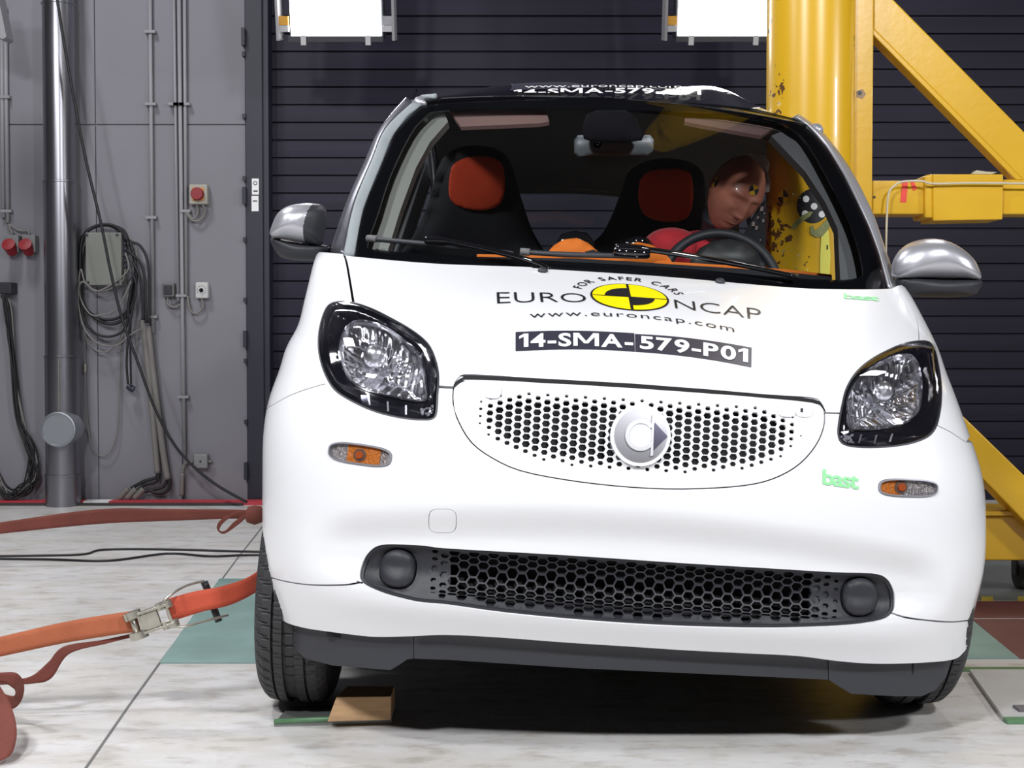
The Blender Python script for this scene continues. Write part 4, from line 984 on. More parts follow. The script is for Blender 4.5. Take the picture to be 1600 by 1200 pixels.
        patch(BS, inset(hl, .004), 'lens', LENS, hd, step=.008, skirt=0, uvin=True, offf=lambda a, b: .001+.020*(1-(1-np.clip(poff(np.stack([a, b], 1), hl)/.13, 0, 1))**2))
        # daytime light segments
        if lab == 'L': seg = [((572, 612), (575, 632)), ((603, 624), (604, 645)), ((632, 630), (632, 650))]
        else: seg = [((1350, 676), (1346, 690)), ((1374, 677), (1370, 691)), ((1399, 675), (1395, 688))]
        for (a, b) in seg:
            pa = [(a[0]-1.5, a[1]), (a[0]+1.5, a[1]), (b[0]+1.5, b[1]), (b[0]-1.5, b[1])]; patch(BS, pa, 'light_rib', CHROMED, hd, step=.01, off=-.010, skirt=.003)
            patch(BS, [(a[0]-12, a[1]+2), (a[0]-2, a[1]+2), (b[0]-3, b[1]-5), (b[0]-13, b[1]-6)], 'light_segment', mat('smoked_reflector', (.05, .05, .07), .15, metal=.8), hd, step=.01, off=-.011, skirt=.003)
        dx0, dy0 = (668, 640) if lab == 'L' else (1328, 683)
        dots = MB()
        for k in range(26):
            x = dx0+random.uniform(-12, 9); y = dy0+random.uniform(-9, 7)
            q = BS.uv(x, y); P, Nn = BS.pn(np.array([q[0]]), np.array([q[1]])); p = Vector(P[0])-Vector(Nn[0])*.0105
            m_ = Matrix.Translation(p) @ Vector(Nn[0]).to_track_quat('Z', 'Y').to_matrix().to_4x4(); dots.lathe([(.0022, 0), (.0022, .001), (.0014, .0011), (.0014, .0)], 8, m_, cap=False)
        o = dots.build('dot_pattern', mat('dot_grey', (.3, .3, .34), .3), hd)
    # ---- side signals
    AMB = mat('amber_reflector', (.75, .22, .02), .2, coat=1, bump=.6, bscale=160); CLR = mat('silver_reflector', (.55, .52, .5), .2, metal=.7, bump=.8, bscale=160)
    for SG, ang, ctr, wd, hh, ab, bl_ in ((SG_L, R(8), (563, 710), 100, 33, (-22, 30), (-2, 1)), (SG_R, R(2), (1418.5, 762.5), 93, 29, (-48, -4), (-9, -1))):
        sg = BS.poly(SG); s0 = patch(BS, inset(sg, .0008), 'turn_signal', mat('signal_rim', (.45, .45, .5), .3, metal=.5), CAR, holes=[inset(sg, .004)], step=.02, uvin=True, off=.003, skirt=.012)
        patch(BS, inset(sg, .003), 'clear_reflector', CLR, s0, step=.01, uvin=True, off=-.006, skirt=0)
        loc2 = lambda x, y: (ctr[0]+x*math.cos(ang)-y*math.sin(ang), ctr[1]+x*math.sin(ang)+y*math.cos(ang))
        am = [loc2(x, y) for x, y in ((ab[0], -hh/2+3), (ab[1], -hh/2+3), (ab[1], hh/2-3), (ab[0], hh/2-3))]
        if ab[0] < -40: am = [loc2(x, y) for x, y in ((-30, -hh/2+3), (ab[1], -hh/2+3), (ab[1]-6, hh/2-3), (-30, hh/2-3), (-39, hh/2-7), (-42, 0), (-39, -hh/2+7))]
        patch(BS, am, 'amber_reflector', AMB, s0, step=.01, off=-.0045, skirt=0)
        patch(BS, rot2(loc2(*bl_), 20, 20, 0, 24, 2), 'bulb_socket', mat('dull_amber', (.18, .11, .08), .4), s0, step=.01, off=-.003, skirt=.002)
        patch(BS, rot2(loc2(*bl_), 12, 12, 0, 24, 2), 'bulb', mat('amber_bulb', (.55, .12, .03), .15, coat=1), s0, step=.01, off=.0, skirt=.003)
        gm = MB()
        patch(BS, inset(sg, .003), 'lens', LENS, s0, step=.015, uvin=True, off=.0035, skirt=0)
    return inset
CHROMED = mat('faceted_chrome', (.88, .88, .92), .2, metal=1)
inset = build_body()
# chin spoiler below the bumper
def chinf(u, v):
    x, y, z = bodyf(u, v); yb = bodyf(u, np.maximum(v, 0))[1]; return x*.985, yb+.022, z
CS = Surf(chinf, -1.1, 1.1, -.30, .10, 160, 40, 1.05, SLEN)
LIP = [(448, 968), (452, 990), (460, 1012), (475, 1028), (520, 1040), (610, 1047), (622, 1040), (637, 1030), (646, 1029)]
patch(CS, LIP+[(646, 985), (586, 985), (507, 976)], 'chin_spoiler_end', GREYP, CAR, step=.02, skirt=.01)
patch(CS, [(647, 1029), (700, 1031), (900, 1044), (1100, 1053), (1294, 1062), (1294, 1022), (1246, 1014), (1070, 1006), (885, 994), (700, 982), (647, 984)], 'chin_spoiler', GREYP, CAR, step=.02, skirt=.01)
patch(CS, [(1295, 1062), (1310, 1072), (1330, 1084), (1400, 1088), (1440, 1088), (1462, 1078), (1478, 1058), (1489, 1026), (1440, 1028), (1375, 1028), (1295, 1022)], 'chin_spoiler_end', GREYP, CAR, step=.02, skirt=.01)
# underbody and bulkhead
MB().box((-.62, .16, .19), (.62, 2.45, .25)).build('underbody', DARK, CAR)
MB().box((-.6, .58, .25), (.6, .66, .9)).build('bulkhead', DARK, CAR)
MB().box((-.33, .24, .155), (-.26, .9, .185)).build('tow_arm', GREYP, CAR, bev=.004)
# sides
def sidef(sg):
    fx = crv([.2, .3, .6, .9, 1.03], [.77, .80, .82, .775, .72])
    def f(u, v):
        z = .22+.81*v; y = .90+1.65*u
        x = fx(z)-.10*sst(1.9, 2.6, y)**2
        if sg > 0: x = x-.35*np.exp(-((y-1.55)/.27)**2)
        return sg*x, y, z
    return f
for sg in (-1, 1):
    s = Surf(sidef(sg), 0, 1, 0, 1, 60, 20, 1.65, .81)
    for nm, a, b in (('door', .02, .52), ('rear_fender', .525, 1)):
        v0 = .12 if nm == 'door' else .3
        patch(s, [(a*1.65, v0*.81), (b*1.65, v0*.81), (b*1.65, .81), (a*1.65, .81)], nm, WHITE, CAR, step=.05, skirt=.02, uvin=True)
        o = D.objects[-1] if 0 else None
MB().box((-.62, 2.5, .3), (.62, 2.56, 1.08)).build('tailgate', WHITE, CAR, bev=.01)
# ---- windscreen
def wsf(x, b):
    q = (x/.62)**2
    return x, .60+.50*b-.03*np.sin(np.pi*np.clip(b, 0, 1))+q*(.19-.08*b), 1.0+.525*b+.028*q*(1-2*b)
WS = Surf(wsf, -.85, .85, -.15, 1.15, 80, 60, 1, .72)
GL = [(659, 163), (636, 180), (617, 207), (596, 256), (568, 326), (554, 397)]
GRR = [(1386, 450), (1373, 397), (1357, 353), (1337, 310), (1317, 270), (1290, 227), (1262, 197), (1243, 184)]
OUT = GL+[(560, 425), (680, 436), (820, 442), (1020, 456), (1218, 470), (1300, 474), (1392, 474)]+GRR+[(1180, 168), (1117, 161), (1022, 155), (920, 152), (813, 154), (740, 157)]
INN = sm([(680, 172), (664, 180), (641, 207), (610, 270), (589, 333), (574, 376), (580, 388), (640, 393), (700, 397), (820, 404), (1050, 416), (1200, 430), (1300, 436), (1340, 433), (1350, 421), (1332, 354), (1290, 269), (1259, 217), (1240, 202), (1212, 187), (1148, 176), (1072, 172), (960, 169), (837, 167), (740, 169)], 3)
patch(WS, OUT, 'windscreen_frit', GLOSSK, CAR, holes=[INN], step=.03, off=-.004, skirt=.004)
patch(WS, OUT, 'windscreen', GLASS, CAR, step=.03, off=0, skirt=0)
WT = Surf(lambda x, b: (lambda p: (p[0], p[1]+.05, p[2]))(wsf(x, b)), -.85, .85, -.15, 1.15, 60, 40, 1, .72)
patch(WT, [(690, 165), (650, 175), (625, 207), (596, 270), (574, 333), (560, 385), (575, 395), (605, 395), (625, 330), (650, 262), (672, 222), (700, 190)], 'pillar_trim', mat('pale_grey_trim', (.3, .3, .28), .7), CAR, step=.03, skirt=.02)
patch(WT, [(1235, 200), (1265, 205), (1305, 262), (1348, 350), (1368, 440), (1313, 440), (1309, 358), (1290, 317), (1259, 269), (1223, 231), (1205, 212)], 'pillar_trim', GREYTRIM, CAR, step=.03, skirt=.02)
patch(WT, [(700, 170), (835, 164), (852, 168), (858, 190), (840, 193), (720, 198)], 'sun_visor', mat('dusky_pink_visor', (.22, .13, .12), .8), CAR, step=.03, skirt=.012)
patch(WT, [(1070, 168), (1090, 170), (1180, 180), (1215, 196), (1190, 212), (1100, 196), (1070, 190)], 'sun_visor', mat('dusky_pink_visor', (.22, .13, .12), .8), CAR, step=.03, skirt=.012)
# pillars outside the glass
def pillar(Gp, Tp, Op, sg, name, mats_):
    rows = []
    for g, t_, o_ in zip(Gp, Tp, Op):
        q = WS.uv(*g); p = Vector([float(k) for k in wsf(np.array(q[0]), np.array(q[1]))]); y = p.y
        rows.append([p+Vector((-.002*0, .008, 0)), lc(t_[0], t_[1], y+.006), lc(o_[0], o_[1], y+.05), lc(o_[0], o_[1], y+.05)+Vector((-sg*.02, .12, -.01))])
    cols = [spline([r_[k] for r_ in rows], 6) for k in range(4)]
    for nm, m_, ks in ((mats_[0][0], mats_[0][1], (0, 1)), (mats_[1][0], mats_[1][1], (1, 2, 3))):
        mb = MB(); n = len(cols[0]); vs = []; L_ = []
        for i in range(n):
            pts = spline([cols[k][i] for k in range(4)], 6); seg = pts[ks[0]*6:ks[-1]*6+1]; L_ = seg; vs += seg
        k = len(L_); fs = [(i*k+j, i*k+j+1, (i+1)*k+j+1, (i+1)*k+j) for i in range(n-1) for j in range(k-1)]
        o = mb.add(vs, fs).build(nm, m_, CAR, smooth=True); so = o.modifiers.new('s', 'SOLIDIFY'); so.thickness = .006; so.offset = -1
pillar([(659, 163), (617, 207), (596, 256), (568, 326), (554, 399)], [(645, 159), (603, 200), (581, 250), (553, 320), (536, 399)], [(634, 152), (593, 202), (568, 256), (540, 319), (514, 396)], -1, 'a', (('pillar_tape', TAPE), ('windscreen_pillar', mat('dark_silver_paint', (.16, .16, .19), .3, metal=.6, coat=.5))))
pillar([(1243, 184), (1262, 197), (1290, 227), (1317, 270), (1337, 310), (1357, 353), (1373, 397), (1388, 452)], [(1245, 182), (1266, 195), (1297, 225), (1324, 269), (1342, 308), (1361, 350), (1377, 395), (1393, 450)], [(1247, 178), (1283, 205), (1309, 238), (1331, 270), (1348, 301), (1365, 338), (1385, 396), (1405, 448)], 1, 'b', (('pillar_seal', SILVER), ('windscreen_pillar', SILVER)))
# ---- roof
rz = crv([0, .08, .2, .35, .5, .7, .88, 1], [1.527, 1.572, 1.618, 1.645, 1.652, 1.62, 1.54, 1.43])
def rooff(a, b):
    hw = .562+.02*np.sin(np.pi*b); x = a*hw; yf = 1.10+(x/.62)**2*.11
    dent = np.exp(-((yf+1.35*b-1.55)/.17)**2)
    x = np.where(a > 0, x-.075*dent*np.clip(a, 0, 1)**3, x)
    y = yf+(2.47-yf)*b; z = rz(b)-.028*(a*hw/.62)**2-.035*np.abs(a)**6*sst(0, .1, b)-.03*sst(0, .2, b)*a*a
    z = z+.035*np.exp(-((a-.55)/.22)**2-((y-1.42)/.16)**2)
    return x, y, z
RS = Surf(rooff, -1.0, 1.0, 0, 1, 100, 80, .57, 1.37)
RS.sg = 1
if RS.pn(np.array([0.]), np.array([.5]))[1][0][2] < 0: RS.sg = -1
rp_ = [(-.995*.57, .0), (.995*.57, .0), (.995*.57, 1.36), (-.995*.57, 1.36)]
rp_ = [(a*.57, 0) for a in np.linspace(-1, 1, 40)]+[(.57, b) for b in np.linspace(.04, 1.36, 30)]+[(a*.57, 1.36) for a in np.linspace(1, -1, 30)]+[(-.57, b) for b in np.linspace(1.33, .04, 30)]
patch(RS, rp_, 'roof', GLOSSK, CAR, step=.03, skirt=.02, uvin=True)
patch(RS, rp_, 'headliner', LINER, CAR, step=.06, off=-.035, skirt=0, uvin=True)
for sg in (-1, 1):
    P, N_ = RS.pn(np.full(30, sg*1.0), np.linspace(.0, .98, 30)); mb = MB()
    mb.tube([Vector(p)+Vector((sg*.004, 0, -.012)) for p in P], .02, 10); mb.build('roof_rail', SILVER, CAR, smooth=True)
q = RS.pn(np.array([-.97]), np.array([.03]))[0][0]
for k in range(3):
    P = RS.pn(np.array([-1.0, -.97, -.93]), np.array([.02+.012*k, .012*k+.01, .01*k]))[0]
    MB().tube([Vector(p)+Vector((0, -.004, .003)) for p in P], .006, 8).build('corner_tape', TAPE, CAR, smooth=True)
# rear frame, glass, pillars
def ringp(o_, i_, y, dep, name, m):
    n = len(o_); vs = [(x, y, z) for x, z in o_]+[(x, y, z) for x, z in i_]+[(x, y+dep, z) for x, z in o_]+[(x, y+dep, z) for x, z in i_]
    fs = []
    for k in range(n):
        j = (k+1) % n; fs += [(k, j, n+j, n+k), (2*n+k, 3*n+k, 3*n+j, 2*n+j), (k, 2*n+k, 2*n+j, j), (n+k, n+j, 3*n+j, 3*n+k)]
    MB().add(vs, fs).build(name, m, CAR, smooth=True, angle=40)
def se(cx, cz, w_, h_, e, n=40):
    return [(p[0], p[1]) for p in rot2((cx, cz), w_, h_, 0, n, e)]
ringp(se(0, 1.24, 1.16, .46, 5), se(0, 1.275, .96, .33, 4), 2.42, .06, 'rear_window_frame', LINER)
ringp(se(0, 1.275, .98, .35, 4), se(0, 1.275, .93, .29, 4), 2.415, .01, 'rear_window_seal', GREYTRIM)
MB().box((-.49, 2.45, 1.09), (.49, 2.455, 1.46)).build('rear_window', GLASS, CAR)
MB().box((-.6, 2.1, .9), (.6, 2.5, 1.04)).build('luggage_shelf', SEATK, CAR, bev=.02)
for sg, y, w_ in ((-1, 1.78, .06), (-1, 2.36, .09), (1, 1.95, .06), (1, 2.36, .09)):
    mb = MB(); a = Vector((sg*.74, y, .98)); b = Vector((sg*.585, y-.03, 1.57)); mb.prism([a, a+Vector((0, w_, 0)), b+Vector((0, w_*.8, 0)), b], (-sg*.04, 0, 0)); mb.build('side_pillar', GREYTRIM, CAR, bev=.006)
# left side window pane
mb = MB(); mb.add([(-.735, .98, 1.03), (-.735, 2.4, 1.03), (-.585, 2.38, 1.55), (-.585, 1.28, 1.55)], [(0, 1, 2, 3)]); mb.build('side_window', GLASS, CAR)
# ---- interior
mb = MB(); mb.box((-.66, .82, .86), (.40, 1.06, .985)); mb.build('dashboard', SEATK, CAR, bev=.03)
bt = [(745, 397), (800, 398), (900, 400), (980, 404), (1050, 409), (1148, 415), (1230, 421), (1300, 429)]
poly = [lc(x, y, 1.0) for x, y in bt]+[lc(x, y+9, 1.0) for x, y in bt[::-1]]
MB().prism(poly, (0, .05, 0)).build('dash_trim', ORANGE, CAR, bev=.002)
poly = [lc(x, y+4, .86) for x, y in bt]+[lc(x, y+40, .86) for x, y in bt[::-1]]
MB().prism(poly, (0, .1, 0)).build('dash_top', SEATK, CAR)
lp = C(3.158, 800, 100, [(150,960),(175,930),(205,895),(255,865),(320,858),(375,882),(410,912),(450,945),(450,985),(150,985)]); rp2 = C(3.158, 800, 100, [(480,985),(500,930),(555,895),(620,878),(690,892),(740,922),(780,960),(800,1000),(480,1010)])
for p in (lp, rp2): puff(p, 1.02, .05, .05, 'gauge_pod', ORANGE, CAR, .01)
for p in (C(3.158, 800, 100, [(222,870),(245,838),(310,822),(370,832),(400,870),(410,930),(220,930)]), C(3.158, 800, 100, [(550,890),(575,862),(620,850),(670,860),(700,892),(700,940),(550,940)])): puff(p, 1.10, .035, .03, 'pod_hood', GLOSSK, CAR, .01)
for p in (C(3.158, 800, 100, [(360,925),(400,916),(440,930),(435,950),(370,950)]), C(3.158, 800, 100, [(515,935),(555,925),(600,935),(600,955),(520,955)])): puff(p, .95, .012, .01, 'air_vent', SEATK, CAR, .006)
for k, (so, hr) in enumerate(((C(2.858, 400, 60, [(600,1010),(650,950),(715,860),(765,750),(795,640),(820,560),(865,505),(940,480),(1040,483),(1110,515),(1145,575),(1168,660),(1195,745),(1235,860),(1300,970),(1320,1030)]), C(2.858, 400, 60, [(864,620),(880,565),(930,535),(1000,524),(1070,536),(1103,572),(1112,640),(1108,700),(1085,745),(1030,766),(960,766),(890,742),(862,700)])),
    (C(3.158, 800, 100, [(340,960),(390,890),(450,830),(500,730),(540,620),(570,540),(620,498),(690,472),(770,465),(860,478),(920,510),(948,560),(955,650),(960,800),(1000,960)]), C(3.158, 800, 100, [(640,560),(680,527),(760,516),(850,522),(885,552),(894,640),(885,720),(850,768),(770,780),(690,765),(642,730),(622,660),(628,590)])))):
    Y = 1.86 if k == 0 else 1.8
    st_ = puff(sm(so, 3), Y, .06, .07, 'seat', SEATK, CAR, .02)
    # lower part of the seat, cushion
    puff(sm(hr, 3), Y-.072, .018, .03, 'headrest', ORR, st_, .012)
    c = st_.data.vertices[0].co; cx = sum(v.co.x for v in st_.data.vertices)/len(st_.data.vertices)
    MB().box((cx-.24, Y-.5, .42), (cx+.22, Y+.06, .56)).build('seat_cushion', SEATK, st_, bev=.05)
    MB().box((cx-.24, Y-.04, .5), (cx+.22, Y+.06, 1.0)).build('seat_back', SEATK, st_, bev=.03)
# steering wheel
cw = lc(1127, 446, 1.22); tm = Matrix.Translation(cw) @ Matrix.Rotation(R(68), 4, 'X')
pts = [tm @ Vector((.166*math.cos(a), .166*math.sin(a), 0)) for a in np.linspace(0, 2*math.pi, 65)]
sw = MB().tube(pts, .0145, 12, False).build('steering_wheel', BLACKP, CAR, smooth=True)
puff(C(3.158, 800, 100, [(868,1000),(885,960),(925,910),(990,874),(1070,862),(1150,880),(1210,925),(1250,985),(1255,1060),(880,1060)]), 1.25, .05, .07, 'airbag_cover', mat('satin_black', (.03, .03, .032), .45), sw, .012)
# interior mirror and camera housing
puff(C(3.158, 800, 100, [(306,375),(325,352),(400,348),(680,350),(700,372),(697,430),(670,452),(400,452),(325,458),(306,440)]), .96, .014, .012, 'interior_mirror', mat('mirror_back_grey', (.17, .19, .21), .4), CAR, .008)
puff(C(3.158, 800, 100, [(345,330),(365,250),(420,228),(560,228),(610,260),(655,345),(640,378),(540,388),(400,385),(355,370)]), .90, .03, .03, 'camera_housing', mat('matte_black', (.006, .006, .008), .9, spec=.08), CAR, .01)
q = lc(933.6, 224.5, .93); MB().lathe([(.006, -.004), (.012, 0), (.012, .006), (.008, .006), (.004, .003), (.0005, .004)], 20, Matrix.Translation(q) @ Matrix.Rotation(R(90), 4, 'X')).build('camera_lens', GLOSSK, CAR, smooth=True, angle=40)
# airbag cloth and door trim by the pole
puff(C(4.8, 1040, 200, [(600,190),(680,176),(745,208),(780,262),(768,330),(786,400),(778,480),(745,486),(752,400),(742,335),(700,268),(650,226)]), 1.36, .012, .012, 'curtain_airbag', CLOTHG, CAR, .006)
puff(C(4.8, 1040, 200, [(560,850),(640,690),(700,590),(745,540),(748,700),(746,980),(700,1020)]), 1.44, .006, .006, 'door_trim', SEATK, CAR, .01)
fb = MB()
for x, y, s in ((1190, 326, 4), (1192.5, 345, 2.5), (1177, 350, 3.5), (1182, 356, 3), (1188, 375, 1.5), (1184, 340, 2), (1194, 333, 1.5)):
    p = lc(x, y, 1.43); s *= .0018; fb.box((p.x-s*.7, p.y-.002, p.z-s), (p.x+s*.7, p.y, p.z+s))
fb.build('trim_fragments', CLOTHG, CAR)['kind'] = 'stuff'
# ---- wheels
def wheel(x, y, zr, name, steer=0, camber=4.0):
    n = 480; r0 = .298; hw = .088; prof = []
    xs_ = [-.088, -.086, -.08, -.068, -.05, -.0445, -.0440, -.0385, -.038, -.016, -.0155, -.0105, -.01, .010, .0105, .0155, .016, .038, .0385, .044, .0445, .05, .068, .08, .086, .088]
    def rad(x_):
        a = abs(x_); r_ = r0-.004*(a/.06)**2 if a < .06 else r0-.004-.02*((a-.06)/.028)**2.2
        for g in (-.0412, -.013, .013, .0412):
            if abs(x_-g) < .0030: r_ -= .010
        return r_
    body = [(-.078, .205), (-.088, .23), (-.092, .255), (-.090, .272)]
    P = body+[(q, rad(q)) for q in xs_]+[(-a, b) for a, b in body[::-1]]
    vs = []; fs = []; m_ = len(P)
    for k in range(n):
        for (px_, pr_) in P:
            kk = int(round(k+abs(px_)*120)) % 8
            d = 0
            if pr_ > .268 and kk == 0 and abs(px_) < .086:
                d = .006 if abs(px_) > .045 else .004
            a = 2*math.pi*k/n; vs.append((px_*.86, (pr_-d)*math.cos(a), (pr_-d)*math.sin(a)))
    for k in range(n):
        for i in range(m_-1): fs.append((k*m_+i, k*m_+i+1, ((k+1) % n)*m_+i+1, ((k+1) % n)*m_+i))
    M_ = MINV @ Matrix.Translation((x, y, zr)) @ Matrix.Rotation(R(camber), 4, 'Y') @ Matrix.Rotation(steer, 4, 'Z')
    t = mesh(name, [M_ @ Vector(v) for v in vs], fs, RUBBER, CAR); bm = bmesh.new(); bm.from_mesh(t.data); bmesh.ops.recalc_face_normals(bm, faces=bm.faces); bm.to_mesh(t.data); bm.free()
    t.data.shade_smooth(); t.data.set_sharp_from_angle(angle=R(18))
    rm = MB().lathe([(.02, -.02), (.19, -.03), (.205, -.078), (.208, .078), (.19, .06), (.02, .05)], 40, M_ @ Matrix.Rotation(R(90), 4, 'Y')); rm.build('rim', BRUSHED, t, smooth=True, angle=35)
    return t
XL = at(455, 1000, 2.86).x; XR = at(1450, 1000, 2.86).x
cwl = (at(396, 1000, 2.86).x+.095, 3.12, .300)
wheel(cwl[0]-.020, 3.17, .301, 'tyre')
wheel(at(1521, 1000, 2.90).x-.078, 3.165, .299, 'tyre', camber=.5)
for sx in (-.64, .60): wheel((MCAR @ Vector((sx, 2.3, .3))).x, (MCAR @ Vector((sx, 2.3, .3))).y, .301, 'tyre')
# ---- door mirrors
mt = puff(sm(C(2.858, 400, 60, [(68,885),(72,840),(100,782),(150,748),(210,738),(262,738),(300,748),(318,780),(316,830),(305,880),(292,925),(225,915),(150,902)]), 3), .86, .075, .055, 'door_mirror', SILVER, CAR, .0035, back=.5, radial=True)
def split_faces(o, pred, name, m):
    vs = [v.co.copy() for v in o.data.vertices]; F1 = [tuple(p.vertices) for p in o.data.polygons if not pred(p.center)]; F2 = [tuple(p.vertices) for p in o.data.polygons if pred(p.center)]
    n = mesh(name, vs, F2, m, o, True); bm = bmesh.new(); bm.from_mesh(n.data); bmesh.ops.delete(bm, geom=[v for v in bm.verts if not v.link_faces], context='VERTS'); bm.to_mesh(n.data); bm.free()
    bm = bmesh.new(); bm.from_mesh(o.data); bmesh.ops.delete(bm, geom=[f for f in bm.faces if pred(f.calc_center_median())], context='FACES'); bm.to_mesh(o.data); bm.free()
    return n
e0, e1 = lc(492, 318, .86), lc(478, 382, .86)
split_faces(mt, lambda c: (c.x-e1.x) > (e0.x-e1.x)*(c.z-e1.z)/(e0.z-e1.z)-.006*math.sin(math.pi*min(1, max(0, (c.z-e1.z)/(e0.z-e1.z)))) or c.y > .872, 'mirror_rim', BLACKP)
puff(sm(C(2.858, 400, 60, [(66,890),(150,905),(230,916),(300,922),(330,935),(300,985),(240,995),(150,988),(105,972),(75,930)]), 3), .88, .05, .04, 'mirror_base', BLACKP, mt, .008, radial=True)
puff(C(2.858, 400, 60, [(285,925),(340,935),(300,1020),(268,1072),(275,1010)]), .9, .03, .02, 'mirror_foot', BLACKP, mt, .01)
mt = puff(sm(C(2.3077, 1200, 380, [(445,95),(452,60),(475,25),(510,0),(560,-14),(620,-14),(680,10),(735,55),(757,95),(763,132),(700,131),(600,129),(460,127)]), 3), .86, .07, .055, 'door_mirror', SILVER, CAR, .006, back=.5, radial=True)
puff(sm(C(2.3077, 1200, 380, [(465,126),(600,129),(763,132),(760,168),(738,188),(680,195),(580,195),(520,191),(485,178)]), 3), .87, .06, .04, 'mirror_base', BLACKP, mt, .008, radial=True)
puff(C(2.3077, 1200, 380, [(466,130),(545,130),(552,188),(500,190),(478,160)]), .86, .065, .03, 'mirror_foot', BLACKP, mt, .01)
# ---- wipers and washer jets
def onw(x, y, o_=.02):
    q = WS.uv(x, y); P, N_ = WS.pn(np.array([q[0]]), np.array([q[1]])); return Vector(P[0])+Vector(N_[0])*o_
w1 = MB().tube(spline([onw(580, 380), (onw(640, 386)), onw(720, 394), onw(803, 405)], 5), .0065, 8).build('wiper', GREYP, CAR, smooth=True)
MB().tube(spline([onw(672, 389, .035), onw(700, 390, .035), onw(740, 398, .035), onw(825, 418, .03), onw(860, 430, .02)], 5), [.010]*6+[.007]*10+[.006]*5, 8).build('wiper_arm', GLOSSK, w1, smooth=True)
MB().tube([onw(580, 380, .021), onw(594, 381, .021)], .009, 8).build('blade_tip', GREYTRIM, w1, smooth=True)
w2 = MB().tube(spline([onw(815, 402), onw(880, 406), onw(960, 408), onw(1010, 409)], 5), .0065, 8).build('wiper', GREYP, CAR, smooth=True)
MB().tube(spline([onw(960, 402, .035), onw(1000, 404, .035), onw(1050, 411, .035), onw(1140, 424, .03), onw(1240, 440, .02)], 5), [.010]*6+[.007]*10+[.006]*5, 8).build('wiper_arm', GLOSSK, w2, smooth=True)
MB().tube([onw(815, 402, .021), onw(829, 403, .021)], .009, 8).build('blade_tip', GREYTRIM, w2, smooth=True)
MB().tube([onw(958, 406, .03), onw(1012, 409, .03)], .011, 8).build('blade_mount', GLOSSK, w2, smooth=True)
for x, y in ((848, 424), (1125, 441)):
    q = BS.uv(x, y); P, N_ = BS.pn(np.array([q[0]]), np.array([q[1]])); m_ = Matrix.Translation(Vector(P[0])) @ Vector(N_[0]).to_track_quat('Z', 'Y').to_matrix().to_4x4()
    MB().lathe([(.012, 0), (.012, .004), (.009, .008), (.0005, .010)], 16, m_).build('washer_jet', GREYP, CAR, smooth=True, angle=50)
#==DECALS==
# ------------------------------------------------------------------ vinyl stickers on the car
def fitq(src, dst):
    A = lambda x, y: [1, x, y, x*y, x*x, x*x*y]
    S = [(x/500-1, y/500-.8) for x, y in src]
    M_ = np.array([A(*p) for p in S]); c, *_ = np.linalg.lstsq(M_, np.array(dst, float), rcond=None)
    print('fit err', np.abs(M_ @ c-np.array(dst)).max())
    return lambda x, y: tuple(np.array(A(x/500-1, y/500-.8)) @ c)
pairs = [((110,352),(118,188)),((110,433),(118,235)),((412,392),(558,207)),((432,358),(585,190)),((692,358),(978,222)),((562,228),(770,142)),((562,492),(795,275)),((712,433),(1010,256)),((712,352),(1012,219)),((945,352),(1350,258)),((945,433),(1345,308)),((1003,380),(1432,290)),((215,535),(275,292)),((215,572),(290,319)),((905,572),(1303,390)),((905,537),(1305,364)),((440,552),(608,305)),((375,295),(500,160)),((745,290),(1045,190)),((562,170),(748,122))]
lw_ = fitq([p[0] for p in pairs], [(740+p[1][0]/3.2, 400+p[1][1]/3.2) for p in pairs])
def word(s, x0, x1, yt, yb, bold=0, sp=1.0):
    v, f = text_glyphs(s, bold) if s[0] in '15' else text2d(s, bold, sp); a = np.array(v)
    return fit(v, x0, x1, yb, yt), f
hood = next(o for o in CAR.children if o.name.startswith('hood'))
def glyphs_arc(s, cx, cy, r, a0, a1, h, bold=0):
    """letters standing on an arc, angles measured from the top, in logo units"""
    adv = []; gl = []
    for ch in s:
        if ch == ' ': adv.append(.45); gl.append(None); continue
        v, f = text2d(ch, bold); a = np.array(v); adv.append((a[:, 0].max()-a[:, 0].min())+.13); gl.append((a-[a[:, 0].min(), 0], f, a[:, 0].max()-a[:, 0].min()))
    tot = sum(adv); out = []; cur = 0
    for g, w_ in zip(gl, adv):
        if g:
            an = R(a0+(a1-a0)*(cur+(w_-.13)/2)/(tot-.13)); v, f, gw = g
            k = h/.73; P = [((x-gw/2)*k, y*k) for x, y in v]
            out.append(([(cx+(r+y)*math.sin(an)+x*math.cos(an), cy-(r+y)*math.cos(an)+x*math.sin(an)) for x, y in P], f))
        cur += w_
    return out
decal_text(BS, [word('EURO', 110, 412, 350, 434, -.012)], lw_, 'logo_word', INK, hood)
decal_text(BS, [word('NCAP', 712, 1003, 350, 434, -.012)], lw_, 'logo_word', INK, hood)
decal_text(BS, [word('www.euroncap.com', 215, 905, 533, 583, -.006, 1.15)], lw_, 'web_address', INK, hood)
decal_text(BS, glyphs_arc('FOR SAFER CARS', 562, 358, 168, -71, 71, 34, .01), lw_, 'arched_motto', INK, hood)
def lpoly(f, a0=0, a1=360, n=60): return [lw_(562+f*math.cos(R(a0+(a1-a0)*k/n)), 361-f*math.sin(R(a0+(a1-a0)*k/n))) for k in range(n+(a1-a0 != 360))]
patch(BS, lpoly(133), 'emblem_ring', INK, hood, step=.02, off=.0012, skirt=0)
patch(BS, lpoly(126), 'emblem_disc', YV, hood, step=.02, off=.002, skirt=0)
q1 = lpoly(84, 90, 180, 16)+[lw_(562, 361)]; q2 = lpoly(84, 270, 360, 16)+[lw_(562, 361)]
for q in (q1, q2): patch(BS, q, 'emblem_quarter', INK, hood, step=.02, off=.0028, skirt=0)
